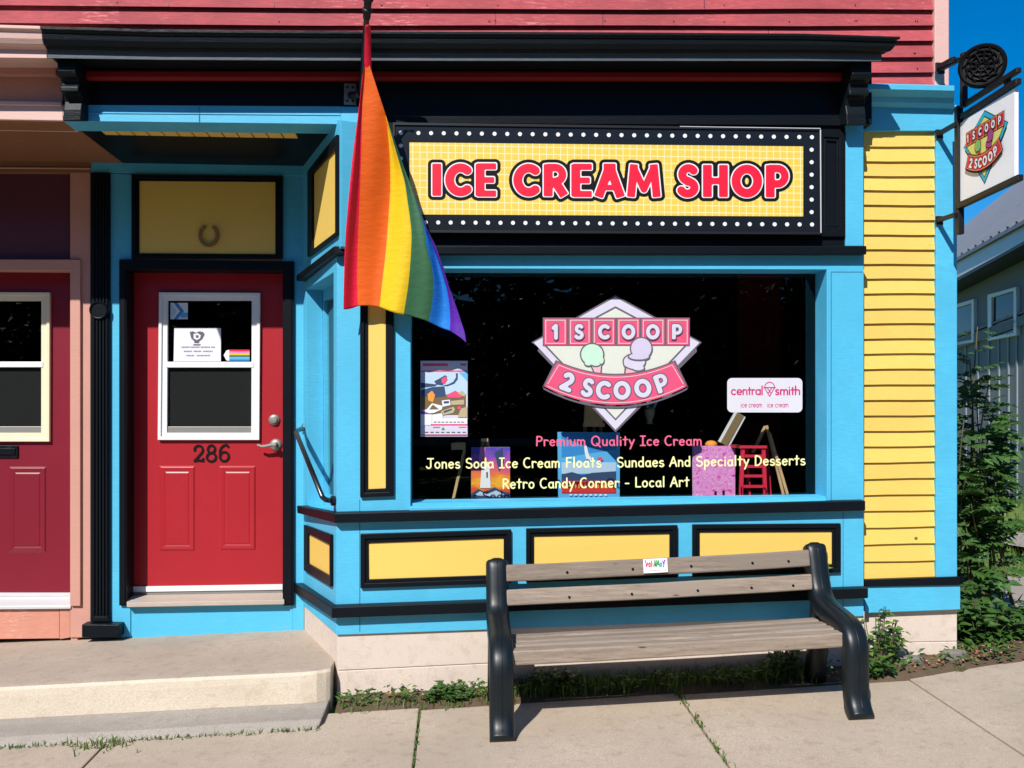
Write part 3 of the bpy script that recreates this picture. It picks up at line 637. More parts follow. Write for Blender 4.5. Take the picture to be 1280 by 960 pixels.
# ---- recessed entry
m = MB()
m.px([(113.5, 196), (380, 201), (380, 220), (113.5, 215.5)], YB - .004, .05, 'blue')
m.px([(113.5, 215.5), (165, 218), (165, 325), (149.5, 325), (149.5, 757), (163, 757), (163, 797), (113.5, 797)], YB, .05, 'blue')
m.px([(352.5, 219), (380, 220), (380, 790), (366, 790), (366, 327), (352.5, 327)], YB, .05, 'blue')
m.px([(163, 750), (366, 750), (366, 800), (163, 800)], YB + .008, .05, 'blue_worn')
m.build('entry_wall', shop, .002)
m = MB(); za, zb_ = EYE + 1.552, EYE + 1.62
XL = P(79, 150, 0).x
m.box((XL, .165, za), (-.55, YB + .02, zb_), 'black'); ceil = m.build('entry_ceiling', shop)
m = MB(); x0, x1 = P(131, 166, .26).x, P(373, 166, .26).x; n = 13
for i in range(n):
    a, b = x0 + (x1 - x0) * i / n, x0 + (x1 - x0) * (i + 1) / n
    m.box((a + .003, .17, za - .006), (b - .003, .265, za - .001), 'yellow')
m.build('beadboard', ceil, .002)
panel('transom_panel', [(164, 218), (353, 220), (353, 323), (164, 323.5)], [(173.8, 226), (344, 227.3), (344, 317.6), (173.8, 316.5)], YB)
m = MB()
m.px([(148.8, 324), (367.3, 326.5), (367.3, 757), (353.3, 757), (353.3, 338.5), (158, 336.5), (158, 757), (148.8, 757)], YB - .022, .03, 'black')
m.px([(150.5, 340), (156, 340), (156, 755), (150.5, 755)], YB - .028, .008, 'black'); m.px([(356, 342), (364.5, 342), (364.5, 755), (356, 755)], YB - .028, .008, 'black')
xl, xr = P(158, 500, YB).x, P(353.3, 500, YB).x; zt = P(250, 337.5, YB).z
m.box((xl - .05, YB + .009, .2), (xl, YD + .05, zt + .05), 'black'); m.box((xr, YB + .009, .2), (xr + .05, YD + .05, zt + .05), 'black'); m.box((xl, YB + .009, zt), (xr, YD + .05, zt + .05), 'black')
m.build('door_frame', shop, .002)
# the door
m = MB(); D4 = [(160, 336), (353.5, 336), (353.5, 738), (160, 742)]
m.ring(D4, [(203, 371), (320.5, 371.5), (319.5, 545), (202, 545.5)], YD, .045, 'door_red')
def raised(mb, x0, y0, x1, y1, Y, mat):
    secs = []
    for ins, dy in ((0, .001), (2.5, -.007), (6, -.005), (10.5, .0005), (11, .0005), (17, -.006)):
        k_ = ins if ins < 11 else ins * .55
        secs.append([P(x0 + k_, y0 + k_, Y + dy), P(x1 - k_, y0 + k_, Y + dy), P(x1 - k_, y1 - k_, Y + dy), P(x0 + k_, y1 - k_, Y + dy)])
    mb.loft(secs, mat)
raised(m, 199, 582, 244, 689, YD, 'door_red'); raised(m, 274, 582, 320, 688, YD, 'door_red')
door = m.build('door', shop, .002)
m = MB(); m.rect(163, 353, 733.5, 730.5, 740, 737, YD - .012, .014, 'white'); m.rect(163, 353, 740, 737, 746.5, 743.5, YD - .004, .006, 'zinc'); m.build('door_sweep', door)
def dwindow(door_, Y, o, up, lo, rail, mat, sash='white'):
    f = MB(); inn = [(up[0], up[1]), (up[2], up[1]), (lo[2], rail[1]), (lo[0], rail[1])]
    f.ring(o, [(o[0][0] + 4, o[0][1] + 4), (o[1][0] - 4, o[1][1] + 4), (o[2][0] - 4, o[2][1] - 4), (o[3][0] + 4, o[3][1] - 4)], Y - .024, .024, mat)
    f.ring([(o[0][0] + 3, o[0][1] + 3), (o[1][0] - 3, o[1][1] + 3), (o[2][0] - 3, o[2][1] - 3), (o[3][0] + 3, o[3][1] - 3)], inn, Y - .014, .02, mat)
    f.rect(up[0] - 2, up[2] + 2, up[3], up[3], lo[1], lo[1], Y - .018, .022, sash)
    f.rect(lo[0] - 1, lo[2] + 1, rail[0], rail[0], rail[1], rail[1], Y - .006, .01, 'zinc' if sash == 'white' else sash)
    fo = f.build('door_window', door_, .002)
    p = MB(); p.rect(up[0] - 2, up[2] + 2, up[1] - 2, up[1] - 2, up[3] + 2, up[3] + 2, Y + .004, .004, 'dark_glass'); p.rect(lo[0] - 2, lo[2] + 2, lo[1] - 2, lo[1] - 2, rail[0] + 2, rail[0] + 2, Y + .008, .004, 'screen'); p.rect(lo[0] - 8, lo[2] + 8, up[1] - 6, up[1] - 6, rail[1] + 6, rail[1] + 6, Y + .40, .02, 'interior')
    return fo, p
fo, p = dwindow(door, YD, [(198.5, 365.3), (325.3, 366), (324, 550), (197, 550)], (209.6, 375.6, 314.6, 452.2), (208.8, 459.4, 314, 533.2), (533.2, 541), 'white')
p.build('window_glazing', door)
h = MB(); c = P(343, 525, YD); h.lathe(c, (0, -1, 0), [(.036, 0), (.036, .006), (.030, .014), (.022, .018), (.020, .026), (.008, .027)], 'zinc'); h.build('deadbolt', door, smooth=False, bevel=.001)
h = MB(); c = P(345, 556, YD); h.lathe(c, (0, -1, 0), [(.038, 0), (.038, .006), (.030, .014), (.016, .018), (.014, .05), (.017, .052), (.017, .066), (.006, .068)], 'zinc')
e = [P(345, 556, YD - .06), P(339, 556, YD - .062), P(333, 557.5, YD - .06), P(327, 558, YD - .06), P(321.5, 556, YD - .06)]
h.tube(e, [.012, .011, .009, .0085, .007], 'zinc'); h.build('door_handle', door, smooth=False, bevel=.001)
DIG = {'2': (.72, [arc(.34, .72, .25, .27, 165, -35, 20) + L((.10, .06)), L((.10, .06), (.36, .10), (.60, .05)), L((.60, .05), (.62, .18)), L((.10, .70), (.13, .78))]),
       '8': (.72, [arc(.34, .76, .21, .23, 0, 360, 24), arc(.34, .27, .27, .26, 0, 360, 24)]), '6': (.72, [arc(.35, .29, .26, .28, 0, 360, 24), L((.10, .33)) + arc(.44, .55, .35, .44, 175, 75), L((.55, .93), (.58, .88))])}
h = MB(); put_text(h, DIG, '286', .070, line_map(241, 577.5, 289, 576.5, 20.5, YD), ['ink'], (0,), (.005,), cells=22, gap=.04); h.build('house_number', door, fix=False)
m = MB(); a, b = P(158, 744, YD - .005), P(354, 740.5, YD - .005); c, d = P(355.5, 750, YB - .045), P(158.5, 753.5, YB - .045)
m.prism([d, c, b, a], (0, 0, -.028), 'sill_wood'); m.build('door_sill', shop, .004)
# pilaster with rosette and plinth
m = MB(); m.px([(113.5, 215.5), (137, 216), (137, 777), (113.5, 777)], YB - .02, .02, 'black')
for x in (115.5, 119.6, 123.7, 127.8, 131.9):
    m.px([(x, 222), (x + 2.4, 222), (x + 2.4, 768), (x, 768)], YB - .030, .011, 'black')
m.px([(117, 771), (134, 771), (136, 777), (115, 777)], YB - .04, .021, 'black')
pil = m.build('pilaster', shop, .002)
h = MB(); h.lathe(P(124.7, 388, YB - .02), (0, -1, 0), [(.056, 0), (.056, .018), (.050, .026), (.045, .024), (.043, .018), (.001, .018)], 'black', 32); h.build('rosette', pil)
h = MB(); h.px([(102, 780.5), (149, 781), (149, 797), (102, 797)], YB - .085, .085, 'black'); h.build('plinth', pil, .005)
# ---- display window glass + room behind
fr = MB(); q = [P(510, 332, .15), P(1040, 332, .15), P(1040, 632, .15), P(510, 640, .15)]; fr.sheet(q[::-1], 'glass'); fr.build('display_window', shop, fix=False)
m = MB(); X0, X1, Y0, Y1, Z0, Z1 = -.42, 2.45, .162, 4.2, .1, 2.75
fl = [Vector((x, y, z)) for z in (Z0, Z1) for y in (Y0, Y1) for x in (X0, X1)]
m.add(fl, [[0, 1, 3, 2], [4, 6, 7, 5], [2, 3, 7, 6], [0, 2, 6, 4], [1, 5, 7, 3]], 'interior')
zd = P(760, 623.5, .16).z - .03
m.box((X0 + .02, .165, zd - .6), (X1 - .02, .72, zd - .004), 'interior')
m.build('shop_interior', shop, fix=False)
m = MB(); m.box((X1 - .34, 1.9, Z0), (X1 - .012, 1.93, Z1 - .02), 'interior_red'); m.build('drape', shop)
# ---- the rest of the volume: side, rear and roof
m = MB(); XR = P(1196.5, 400, .09).x
m.box((XR - .12, .17, .0), (XR - .004, 9, 6.2), 'pink_light'); m.box((-6, 9, 0), (XR - .004, 9.15, 6.2), 'pink_light'); m.box((-6, .18, 6.0), (XR - .12, 9, 6.2), 'interior'); m.box((-6.2, .18, 0), (-6, 9, 6.2), 'pink_light')
m.build('rear_walls', shop)

# ================================================================== NEXT DOOR, PINK
nb = thing('pink_shopfront', 'pink painted wooden shopfront with a maroon door, joined to the blue shop on its left', 'shop', (-2.8, .5, 0))
cornice([(-420, 26, 69.5), (0, 30.7, 72.3), (58.7, 32.5, 72.9)], 0, 'pink_light', 'pink_light', 'cornice', nb)
m = MB(); m.px([(-420, 70), (78.5, 72), (78.5, 128), (-420, 120)], .014, .14, 'pink'); m.px([(-420, 78), (70, 82), (70, 94), (-420, 90)], -.02, .034, 'pink'); m.px([(-420, 119), (77, 127), (77, 132), (-420, 124)], -.012, .024, 'pink_light')
m.build('frieze', nb, .004)
m = MB(); m.px([(-420, 124), (78.7, 131.5), (78.7, 150.8), (-420, 142)], 0, .19, 'pink_light'); m.build('entry_beam', nb, .003)
m = MB(); m.box((-6, .19, za), (XL - .003, YB + .02, zb_), 'shaded_pink'); m.build('entry_ceiling', nb)
m = MB(); m.px([(-420, 142.6), (78.2, 151.2), (78.2, 152), (-420, 143.4)], .004, .16, 'shaded_pink'); m.build('beam_shade_strip', nb)  # added thin strip, its brown stands for shade on the beam's underside
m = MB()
m.px([(-420, 184), (113, 190), (113, 216), (-420, 214)], YB - .006, .05, 'shaded_pink')
m.px([(87.5, 215.5), (113, 216), (113, 797), (87.5, 797), (87.5, 757), (100, 757), (100, 324), (87.5, 324)], YB, .05, 'pink')
m.px([(-420, 214), (-100, 215), (-100, 324), (-113, 324), (-113, 757), (-100, 757), (-100, 800), (-420, 800)], YB, .05, 'pink')
m.px([(-420, 205), (113, 209.5), (113, 211.5), (-420, 207)], YB - .014, .008, 'pink')
m.build('entry_wall', nb, .003)
m = MB(); m.px([(-100, 215), (87.5, 215.5), (87.5, 324), (-100, 324)], YB + .03, .03, 'maroon_panel'); m.build('transom_panel', nb)
m = MB(); m.px([(-113, 324), (100.3, 324.3), (100.3, 757.5), (87.5, 757.5), (87.5, 338.5), (-100, 338), (-100, 757.5), (-113, 757.5)], YB - .02, .03, 'pink')
xl2, xr2 = P(-100, 500, YB).x, P(87.5, 500, YB).x
m.box((xl2 - .05, YB + .011, .1), (xl2, YD + .05, zt + .05), 'pink'); m.box((xr2, YB + .011, .1), (xr2 + .04, YD + .05, zt + .05), 'pink'); m.box((xl2, YB + .011, zt - .005), (xr2, YD + .05, zt + .05), 'pink')
m.build('door_frame', nb, .003)
m = MB(); m.ring([(-96, 336), (90, 336), (90, 744), (-96, 746)], [(-62, 372), (56, 372), (56, 545), (-62, 545)], YD, .045, 'door_maroon')
raised(m, 11, 583, 58, 691, YD, 'door_maroon'); raised(m, -64, 583, -17, 691, YD, 'door_maroon')
ndoor = m.build('door', nb, .002)
f2, p2 = dwindow(ndoor, YD, [(-68, 365), (62, 365.5), (61.5, 552), (-68, 552)], (-55, 376, 51.5, 452), (-55, 459, 51.3, 533), (533, 541), 'cream_trim', 'white'); p2.build('window_glazing', ndoor)
m = MB(); m.px([(-30, 556.5), (22, 557), (22, 572), (-30, 572)], YD - .012, .012, 'black'); m.px([(-26, 560), (18.5, 560.5), (18.5, 568.5), (-26, 568.5)], YD - .018, .008, 'black'); m.build('letterbox', ndoor, .002)
m = MB(); m.rect(-96, 88, 741, 741, 746, 745, YD - .01, .012, 'alu'); m.build('door_sweep', ndoor)
m = MB(); a, b = P(-100, 746, YD - .005), P(88, 745, YD - .005); c, d = P(88.5, 757, YB - .01), P(-100, 758.5, YB - .01)
m.prism([d, c, b, a], (0, 0, -.02), 'alu'); m.build('door_sill', nb, .003)
m = MB(); m.rect(-100, 74, 757, 757, 800, 798, YB + .012, .04, 'salmon_worn'); m.rect(74.4, 87.5, 757, 757, 799, 797, YB + .010, .04, 'salmon_worn'); m.build('kick_board', nb, .002)

# ================================================================== STEPS
def ztop(X_): return EYE - 1.302 + .034 * (X_ + .95)
st = MB(); xe = [-4.2, -3.2, -2.2, -1.5, -1.0, -.80, -.72, -.675, -.655]
secs = []
for i, x in enumerate(xe):
    fy = -.115 + (0 if x < -.76 else (x + .76) ** 2 * 4.0); z = ztop(x); zb0 = gz(x, fy) - .1
    if i == 0: pass
    r_ = .018
    wob = lambda a: rnd.uniform(-a, a)
    xb = min(x, -.655)
    secs.append([Vector((x, YB + .1, z + .0)), Vector((x, fy + .05, z)), Vector((x, fy + r_, z - .003 + wob(.002))), Vector((x, fy + .004, z - r_ + wob(.002))), Vector((x, fy, z - .05)), Vector((x, fy - .004 + wob(.003), z - .158)), Vector((x, fy + .02, zb0)), Vector((x, YB + .1, zb0))])
mb = MB(); n = 8
base = [p for s_ in secs for p in s_]; fa, fb = [], []
for i in range(len(secs) - 1):
    for q in range(n): (fb if q in (2, 3, 4) else fa).append([i * n + q, i * n + (q + 1) % n, (i + 1) * n + (q + 1) % n, (i + 1) * n + q])
fa += [list(range(n))[::-1]]; fb += [[(len(secs) - 1) * n + q for q in range(n)]]
mb.add(base, fa, 'tread'); i_ = mb.mi('riser')
for f_ in fb: mb.f.append(f_); mb.m.append(i_)
mb.build('entrance_step', bevel=.004); tag(bpy.data.objects['entrance_step'], 'broad concrete doorstep with a cream rough front edge below the two doors', 'step')
mb = MB(); secs = []
for x in [-4.2, -3.4, -2.6, -2.0, -1.5, -1.0, -.75, -.66]:
    z = ztop(x) - .160; fy = -.121; oy = -.39
    zg = gz(x, oy) + .004
    secs.append([Vector((x, fy + .1, z)), Vector((x, fy - .002, z)), Vector((x, fy - .06, z - .008 + rnd.uniform(-.003, .003))), Vector((x, oy + .05, zg + .035 + rnd.uniform(-.004, .004))), Vector((x - (.02 if x > -.7 else 0), oy + rnd.uniform(-.01, .01), zg - .01)), Vector((x, oy + .02, zg - .1)), Vector((x, fy + .1, zg - .1))])
mb.loft(secs, 'lower_concrete'); tag(mb.build('lower_step', bevel=.008), 'low grey sloping concrete step meeting the sidewalk in front of the cream edged doorstep', 'step')
# ================================================================== MARQUEE SIGN
sg = thing('shop_sign', 'long black bordered ICE CREAM SHOP sign with white dots around a yellow chequered field', 'sign', P(760, 292, 0))
YS = -.035
m = MB(); m.px([(492.5, 154.5), (1025, 161.5), (1025.5, 291.5), (493, 289)], YS, .03, 'sign_black'); sgb = m
m = MB(); m.ring([(491, 153), (1026.3, 160), (1027, 293), (491.5, 290.5)], [(493.5, 156), (1024, 163), (1024.4, 290), (494, 287.5)], YS - .008, .04, 'iron'); m.px([(1025.0, 162), (1026.4, 162), (1027, 291), (1025.6, 291)], YS - .0095, .0015, 'alu'); m.px([(850, 157.6), (1026, 160), (1026, 161), (850, 158.5)], YS - .0095, .0015, 'alu'); m.build('sign_frame', sg, .002)
m = MB(); m.px([(511.8, 178), (1004, 183), (1004, 270.5), (512, 268)], YS - .002, .002, 'grid_yellow'); m.build('sign_panel', sg, fix=True)
m = sgb
def dot(px, py, r=2.55):
    m.px([(px + r * math.cos(R(a)), py + r * math.sin(R(a))) for a in range(0, 360, 30)], YS - .003, .003, 'sign_white')
for i in range(32): dot(523 + 15.87 * i if i else 523, 166.2 + 5.2 * i / 31)
dot(501, 166)
for i in range(34): dot(501 + 15.58 * i, 277.8 + 2.8 * i / 33)
for i in range(1, 7): dot(501, 166 + 16 * i); dot(1014.6, 171.5 + 15.6 * i)
m.build('sign_board', sg)
m = MB(); lm = line_map(538.5, 245.5, 989, 247.5, 42, YS)
put_text(m, BOLD, 'ICE CREAM SHOP', .128, lm, ['ink', 'sign_white', 'sign_red'], (.125, .034, .0), (.0035, .0050, .0065), flat=True, cells=34, gap=.05, joined=True)
m.build('sign_lettering', sg, fix=False)

# ================================================================== THE DIAMOND LOGO (window and hanging sign)
def logo(mb, lm, pal, step=.0007):
    def poly(pts, lv, c): mb.add([lm(x, y, lv * step) for x, y in pts], [list(range(len(pts)))], pal[c])
    def strip(top, bot, lv, c):
        n = len(top); mb.add([lm(x, y, lv * step) for x, y in top + bot], [[i, i + 1, n + i + 1, n + i] for i in range(n - 1)], pal[c])
    poly([(567, 47), (1128, 352), (1092, 388), (1096, 412), (568, 936), (62, 408), (72, 388), (22, 352)], 0, 'grey')
    poly([(567, 60), (1113, 354), (568, 920), (37, 354)], 1, 'lilac')
    poly([(568, 118), (1036, 368), (568, 860), (100, 368)], 2, 'grey'); poly([(568, 132), (1018, 371), (568, 846), (118, 371)], 3, 'cream')
    poly([(96, 192), (1050, 192), (1050, 376), (96, 376)], 4, 'grey')
    for x0, x1 in ((105, 251), (266, 406), (421, 563), (580, 723), (738, 885), (900, 1043)):
        poly([(x0, 199), (x1, 199), (x1, 369), (x0, 369)], 5, 'pink')
        for a, b, c, d in ((x0 + 8, 207, x1 - 8, 211), (x0 + 8, 357, x1 - 8, 361), (x0 + 8, 211, x0 + 12, 357), (x1 - 12, 211, x1 - 8, 357)):
            poly([(a, b), (c, b), (c, d), (a, d)], 6, 'cream')
    ell = lambda cx, cy, rx, ry, n=30: [(cx + rx * math.cos(2 * math.pi * i / n), cy + ry * math.sin(2 * math.pi * i / n)) for i in range(n)]
    poly([(398, 492), (484, 478), (476, 575), (434, 575)], 7, 'grey'); poly([(410, 495), (475, 482), (468, 568), (441, 568)], 8, 'cone')
    for i_, (cx, cy, rx, ry) in enumerate(((392, 490, 30, 22), (440, 495, 34, 20), (478, 470, 20, 30))): poly(ell(cx, cy, rx, ry, 16), 8.2 + .2 * i_, 'grey')
    poly(ell(416, 430, 80, 76), 8.8, 'grey')
    for i_, (cx, cy, rx, ry) in enumerate(((392, 487, 24, 16), (440, 491, 28, 14), (476, 468, 15, 24))): poly(ell(cx, cy, rx, ry, 16), 9.2 + .2 * i_, 'green')
    poly(ell(416, 431, 71, 67), 9.9, 'green')
    poly([(628, 505), (722, 535), (690, 585), (620, 585)], 7, 'grey'); poly([(640, 512), (708, 538), (684, 578), (628, 578)], 8, 'cone')
    for i_, (cx, cy, rx, ry) in enumerate(((690, 478, 78, 56), (650, 495, 34, 26), (715, 520, 46, 24))): poly(ell(cx, cy, rx, ry, 20), 8.3 + .2 * i_, 'grey')
    for i_, (cx, cy, rx, ry) in enumerate(((690, 478, 69, 47), (650, 494, 26, 18), (715, 518, 37, 16))): poly(ell(cx, cy, rx, ry, 20), 9 + .2 * i_, 'white')
    poly(ell(720, 448, 74, 28), 9.7, 'grey'); poly(ell(735, 392, 75, 76), 9.9, 'grey'); poly(ell(720, 444, 64, 20), 10.2, 'violet'); poly(ell(735, 392, 66, 67), 10.4, 'violet')
    T = lambda x: 566 - 84 * ((x - 568) / 378) ** 2
    B = lambda x: 758 - 119 * ((x - 568) / 462) ** 2
    def band(ex, lv, c):
        xs_t = [190 - ex + (755 + 2 * ex) * i / 28 for i in range(29)]; xs_b = [106 - ex * 1.2 + (922 + 2.4 * ex) * i / 28 for i in range(29)]
        strip([(x, T(x) - ex) for x in xs_t], [(x, B(x) + ex * 1.0) for x in xs_b], lv, c)
    band(10, 11, 'grey')
    xs_b = [100 + 934 * i / 28 for i in range(29)]; strip([(x, B(x) - 5) for x in xs_b], [(x + 0, B(x) + 22) for x in xs_b], 11, 'grey')
    band(0, 12, 'pink')
    def line(pts, lv, wd=4):
        strip([(x, y - wd / 2) for x, y in pts], [(x, y + wd / 2) for x, y in pts], lv, 'cream')
    line([(200 + 736 * i / 24, T(200 + 736 * i / 24) + 13) for i in range(25)], 13); line([(126 + 884 * i / 24, B(126 + 884 * i / 24) - 13) for i in range(25)], 13)
    poly([(200, 497), (204, 497), (130, 622), (126, 622)], 13, 'cream'); poly([(932, 497), (936, 497), (1010, 622), (1006, 622)], 13, 'cream')
    def letter(ch, cx, cy, h, ang, lv, wd=1.0):
        adv = BOLD[ch][0]; ca, sa = math.cos(ang), math.sin(ang)
        def mp(u, v, lift):
            x = (u - .5) * adv * h * wd; y = (.5 - v) * h
            return lm(cx + x * ca - y * sa, cy + x * sa + y * ca, lift)
        put_text(mb, BOLD, ch, .115, mp, [pal['grey'], pal['letter']], (.055, 0), (lv * step, (lv + 1) * step), flat=True, cells=18)
    for ch, cx in zip('1SCOOP', (176, 332, 492, 652, 810, 966)): letter(ch, cx, 284, 104, 0, 14)
    for ch, cx, cy in (('2', 256, 608), ('S', 388, 646), ('C', 488, 662), ('O', 610, 664), ('O', 745, 650), ('P', 866, 618)):
        letter(ch, cx, cy, 128, math.atan(-2 * 100 * (cx - 568) / 410 ** 2), 14, 1.02)
YG = .146
def decal_map(X_, Y_, lift): return P(660 + X_ / 5.191, 360 + Y_ / 5.191, YG - lift)
m = MB(); logo(m, decal_map, dict(grey='decal_grey', lilac='decal_lilac', cream='decal_cream', pink='decal_pink', green='decal_green', cone='decal_cone', violet='decal_violet', white='decal_lilac', letter='decal_lilac'))
tag(m.build('window_decal', fix=False), 'pink and lilac diamond 1 SCOOP 2 SCOOP decal with two cones on the window glass', 'decal')
# lettering on the glass
def window_line(text, x0, y0, x1, y1, h, mat, label):
    m = MB(); put_text(m, COMIC, text, .072, line_map(x0, y0, x1, y1, h, YG), [mat], (0,), (.001,), cells=15, gap=.10)
    tag(m.build('window_lettering', fix=False), label, 'lettering', 'lines of lettering on the window')
window_line('Premium Quality Ice Cream', 670, 557.2, 879, 556.5, 11.6, 'vinyl_pink', 'pink line of lettering on the window reading Premium Quality Ice Cream')
window_line('Jones Soda Ice Cream Floats', 533, 585.4, 753, 583.8, 12, 'vinyl_yellow', 'yellow line of lettering reading Jones Soda Ice Cream Floats')
window_line('Sundaes And Specialty Desserts', 771, 583.8, 1008, 581, 12, 'vinyl_yellow', 'yellow line of lettering reading Sundaes And Specialty Desserts')
window_line('Retro Candy Corner - Local Art', 628, 610.6, 863, 608, 12, 'vinyl_yellow', 'lowest yellow line of lettering reading Retro Candy Corner - Local Art')
# round-cornered white sticker
def rrect(x0, y0, x1, y1, r, sk=0):
    out = []
    for cx, cy, a in ((x1 - r, y0 + r, -90), (x1 - r, y1 - r, 0), (x0 + r, y1 - r, 90), (x0 + r, y0 + r, 180)):
        out += [(cx + r * math.cos(R(a + 15 * i)), cy + r * math.sin(R(a + 15 * i)) + sk * (cx - x0)) for i in range(7)]
    return out
m = MB(); m.add([P(x, y, YG) for x, y in rrect(909, 472.5, 1003, 515.5, 6)], [list(range(28))], 'decal_white')
mt = ['smith_magenta']
put_text(m, ROUND, 'central', .075, line_map(914, 493.3, 954.5, 493.3, 11, YG), mt, (0,), (.001,), cells=16, gap=.04)
put_text(m, ROUND, 'smith', .075, line_map(969, 493.3, 1001, 493.3, 11, YG), mt, (0,), (.001,), cells=16, gap=.04)
put_text(m, ROUND, 'ice cream . ice cream', .055, line_map(926, 509, 986, 509, 6.8, YG), mt, (0,), (.001,), cells=12, gap=.05)
CONE = {'*': (1.0, [arc(.5, .62, .36, .34, 0, 180), L((.06, .60), (.94, .60)), L((.14, .58), (.5, .0)), L((.86, .58), (.5, .0)), L((.32, .58), (.62, .2)), L((.68, .58), (.38, .2))])}
put_text(m, CONE, '*', .030, line_map(953.5, 495.5, 970.5, 495.5, 18.5, YG), mt, (0,), (.001,), cells=26)
tag(m.build('window_sticker', fix=False), 'white round cornered sticker reading central smith with a magenta cone, on the window', 'sticker')
# event poster in the window
m = MB()
def pp(pts, lv, c): m.add([P(526 + (x - 55) / 8.972, 451 + (y - 55) / 8.972, YG - .0008 * lv) for x, y in pts], [list(range(len(pts)))], c)
pp([(52, 55), (580, 55), (580, 905), (52, 905)], 0, 'decal_lilac'); pp([(56, 165), (576, 165), (576, 178), (56, 178)], 1, 'decal_pink')
pp([(380, 60), (576, 60), (576, 160), (460, 160)], 1, 'p_skyw'); pp([(75, 85), (360, 85), (360, 112), (75, 112)], 1, 'decal_pink'); pp([(500, 85), (565, 85), (565, 108), (500, 108)], 2, 'decal_pink')
pp([(56, 190), (576, 190), (576, 430), (56, 430)], 1, 'p_skyw'); pp([(480, 185), (576, 185), (576, 285)], 2, 'p_sky'); pp([(56, 300), (240, 320), (220, 340), (56, 360)], 2, 'p_navy')
pp([(205, 285), (270, 250), (330, 215), (350, 235), (300, 330), (230, 320)], 3, 'p_navy'); pp([(300, 330), (360, 320), (420, 290), (450, 240), (448, 195), (470, 195), (468, 260), (430, 310), (350, 340)], 3, 'p_navy'); pp([(285, 260), (330, 230), (355, 260), (325, 310), (290, 305)], 4, 'decal_pink')
pp([(56, 385), (180, 350), (320, 340), (335, 450), (180, 470), (56, 440)], 3, 'p_navy'); pp([(56, 440), (560, 430), (560, 660), (56, 660)], 2, 'p_brown')
pp([(340, 440), (440, 390), (540, 440), (500, 470), (360, 470)], 4, 'decal_pink'); pp([(470, 420), (520, 390), (560, 430), (545, 460)], 5, 'p_tan'); pp([(130, 430), (180, 390), (215, 440), (190, 520), (140, 500)], 4, 'p_orange')
pp([(290, 500), (380, 490), (390, 550), (300, 570)], 4, 'paper'); pp([(310, 510), (370, 505), (372, 530), (315, 535)], 5, 'p_navy'); pp([(390, 505), (540, 490), (540, 545), (400, 550)], 4, 'p_tan')
pp([(120, 600), (180, 530), (300, 560), (290, 600), (200, 640), (60, 650), (60, 610)], 4, 'paper'); pp([(150, 600), (190, 545), (260, 600)], 5, 'p_brown')
pp([(280, 620), (420, 570), (440, 600), (420, 640), (300, 665)], 5, 'p_tan'); pp([(310, 620), (400, 590), (405, 605), (315, 640)], 6, 'p_navy'); pp([(500, 590), (576, 570), (576, 690), (470, 690)], 4, 'p_tan'); pp([(465, 570), (510, 565), (505, 600), (470, 600)], 6, 'decal_pink')
pp([(56, 610), (140, 640), (140, 655), (56, 655)], 5, 'p_violet'); pp([(180, 660), (300, 640), (300, 700), (576, 700), (576, 765), (180, 765)], 5, 'paper'); pp([(170, 764), (576, 764), (576, 776), (170, 776)], 6, 'decal_pink')
pp([(56, 776), (576, 776), (576, 880), (56, 880)], 3, 'decal_lilac'); pp([(56, 655), (178, 655), (178, 776), (56, 776)], 6, 'paper')
pp([(285, 830), (305, 795), (328, 830)], 5, 'p_green'); pp([(190, 795), (270, 795), (270, 806), (190, 806)], 5, 'decal_pink'); pp([(480, 795), (565, 795), (565, 804), (480, 804)], 5, 'decal_pink'); pp([(56, 884), (576, 884), (576, 892), (56, 892)], 5, 'decal_pink')
for x in range(200, 540, 44): pp([(x, 738), (x + 30, 738), (x + 30, 746), (x, 746)], 7, 'p_navy')
for x in range(100, 560, 60): pp([(x, 852), (x + 40, 852), (x + 40, 858), (x, 858)], 7, 'ink')
tag(m.build('event_poster', fix=False), 'colourful event poster taped inside the left end of the shop window', 'poster')
# papers on the shop door
YDW = YD + .001
def card(name, pts_list, label, cat, Y=YDW):
    m = MB()
    for lv, (pts, c) in enumerate(pts_list): m.add([P(x, y, Y - .0007 * (lv + 1)) for x, y in pts], [list(range(len(pts)))], c)
    return tag(m.build(name, fix=False), label, cat)
q = lambda a, b, c, d: [(a, b), (c, b), (c, d), (a, d)]
lines_ = []
for yy, runs in ((434, (227, 236, 238, 249, 251, 262, 264, 268)), (439.2, (230, 240, 242, 252, 254, 263, 264.5, 266)), (444.5, (233, 242, 246, 262))):
    for a, b in zip(runs[::2], runs[1::2]):
        x = a
        while x < b: lines_.append((q(x, yy - .9, x + 1.1, yy + .9), 'decal_grey')); x += 1.7
emb = [([(237, 415), (241, 414), (245, 416), (249, 414), (254, 415), (256, 418), (253, 424), (249, 427), (249, 429), (243, 429), (243, 427), (239, 423)], 'decal_grey'), ([(242, 417.5), (247, 416.5), (251, 419), (250, 423), (246, 425), (242, 423)], 'paper'), ([(244.5, 419), (248, 419), (248.5, 422), (245, 422.5)], 'decal_grey'), ([(241, 430.2), (251, 430.2), (250, 431.6), (242, 431.6)], 'decal_grey')]
m = MB(); m.add([P(x, y, YDW - .0007) for x, y in [(217.8, 410.2), (276.2, 410.2), (276, 451.6), (217, 451.6)]], [[0, 1, 2, 3]], 'paper')
for pts, c in emb[:1]: m.add([P(x, y, YDW - .0014) for x, y in pts], [list(range(len(pts)))], c)
for i, (pts, c) in enumerate(emb[1:]): m.add([P(x, y, YDW - .0020 - .0005 * i) for x, y in pts], [list(range(len(pts)))], c)
for pts, c in lines_: m.add([P(x, y, YDW - .0014) for x, y in pts], [[0, 1, 2, 3]], c)
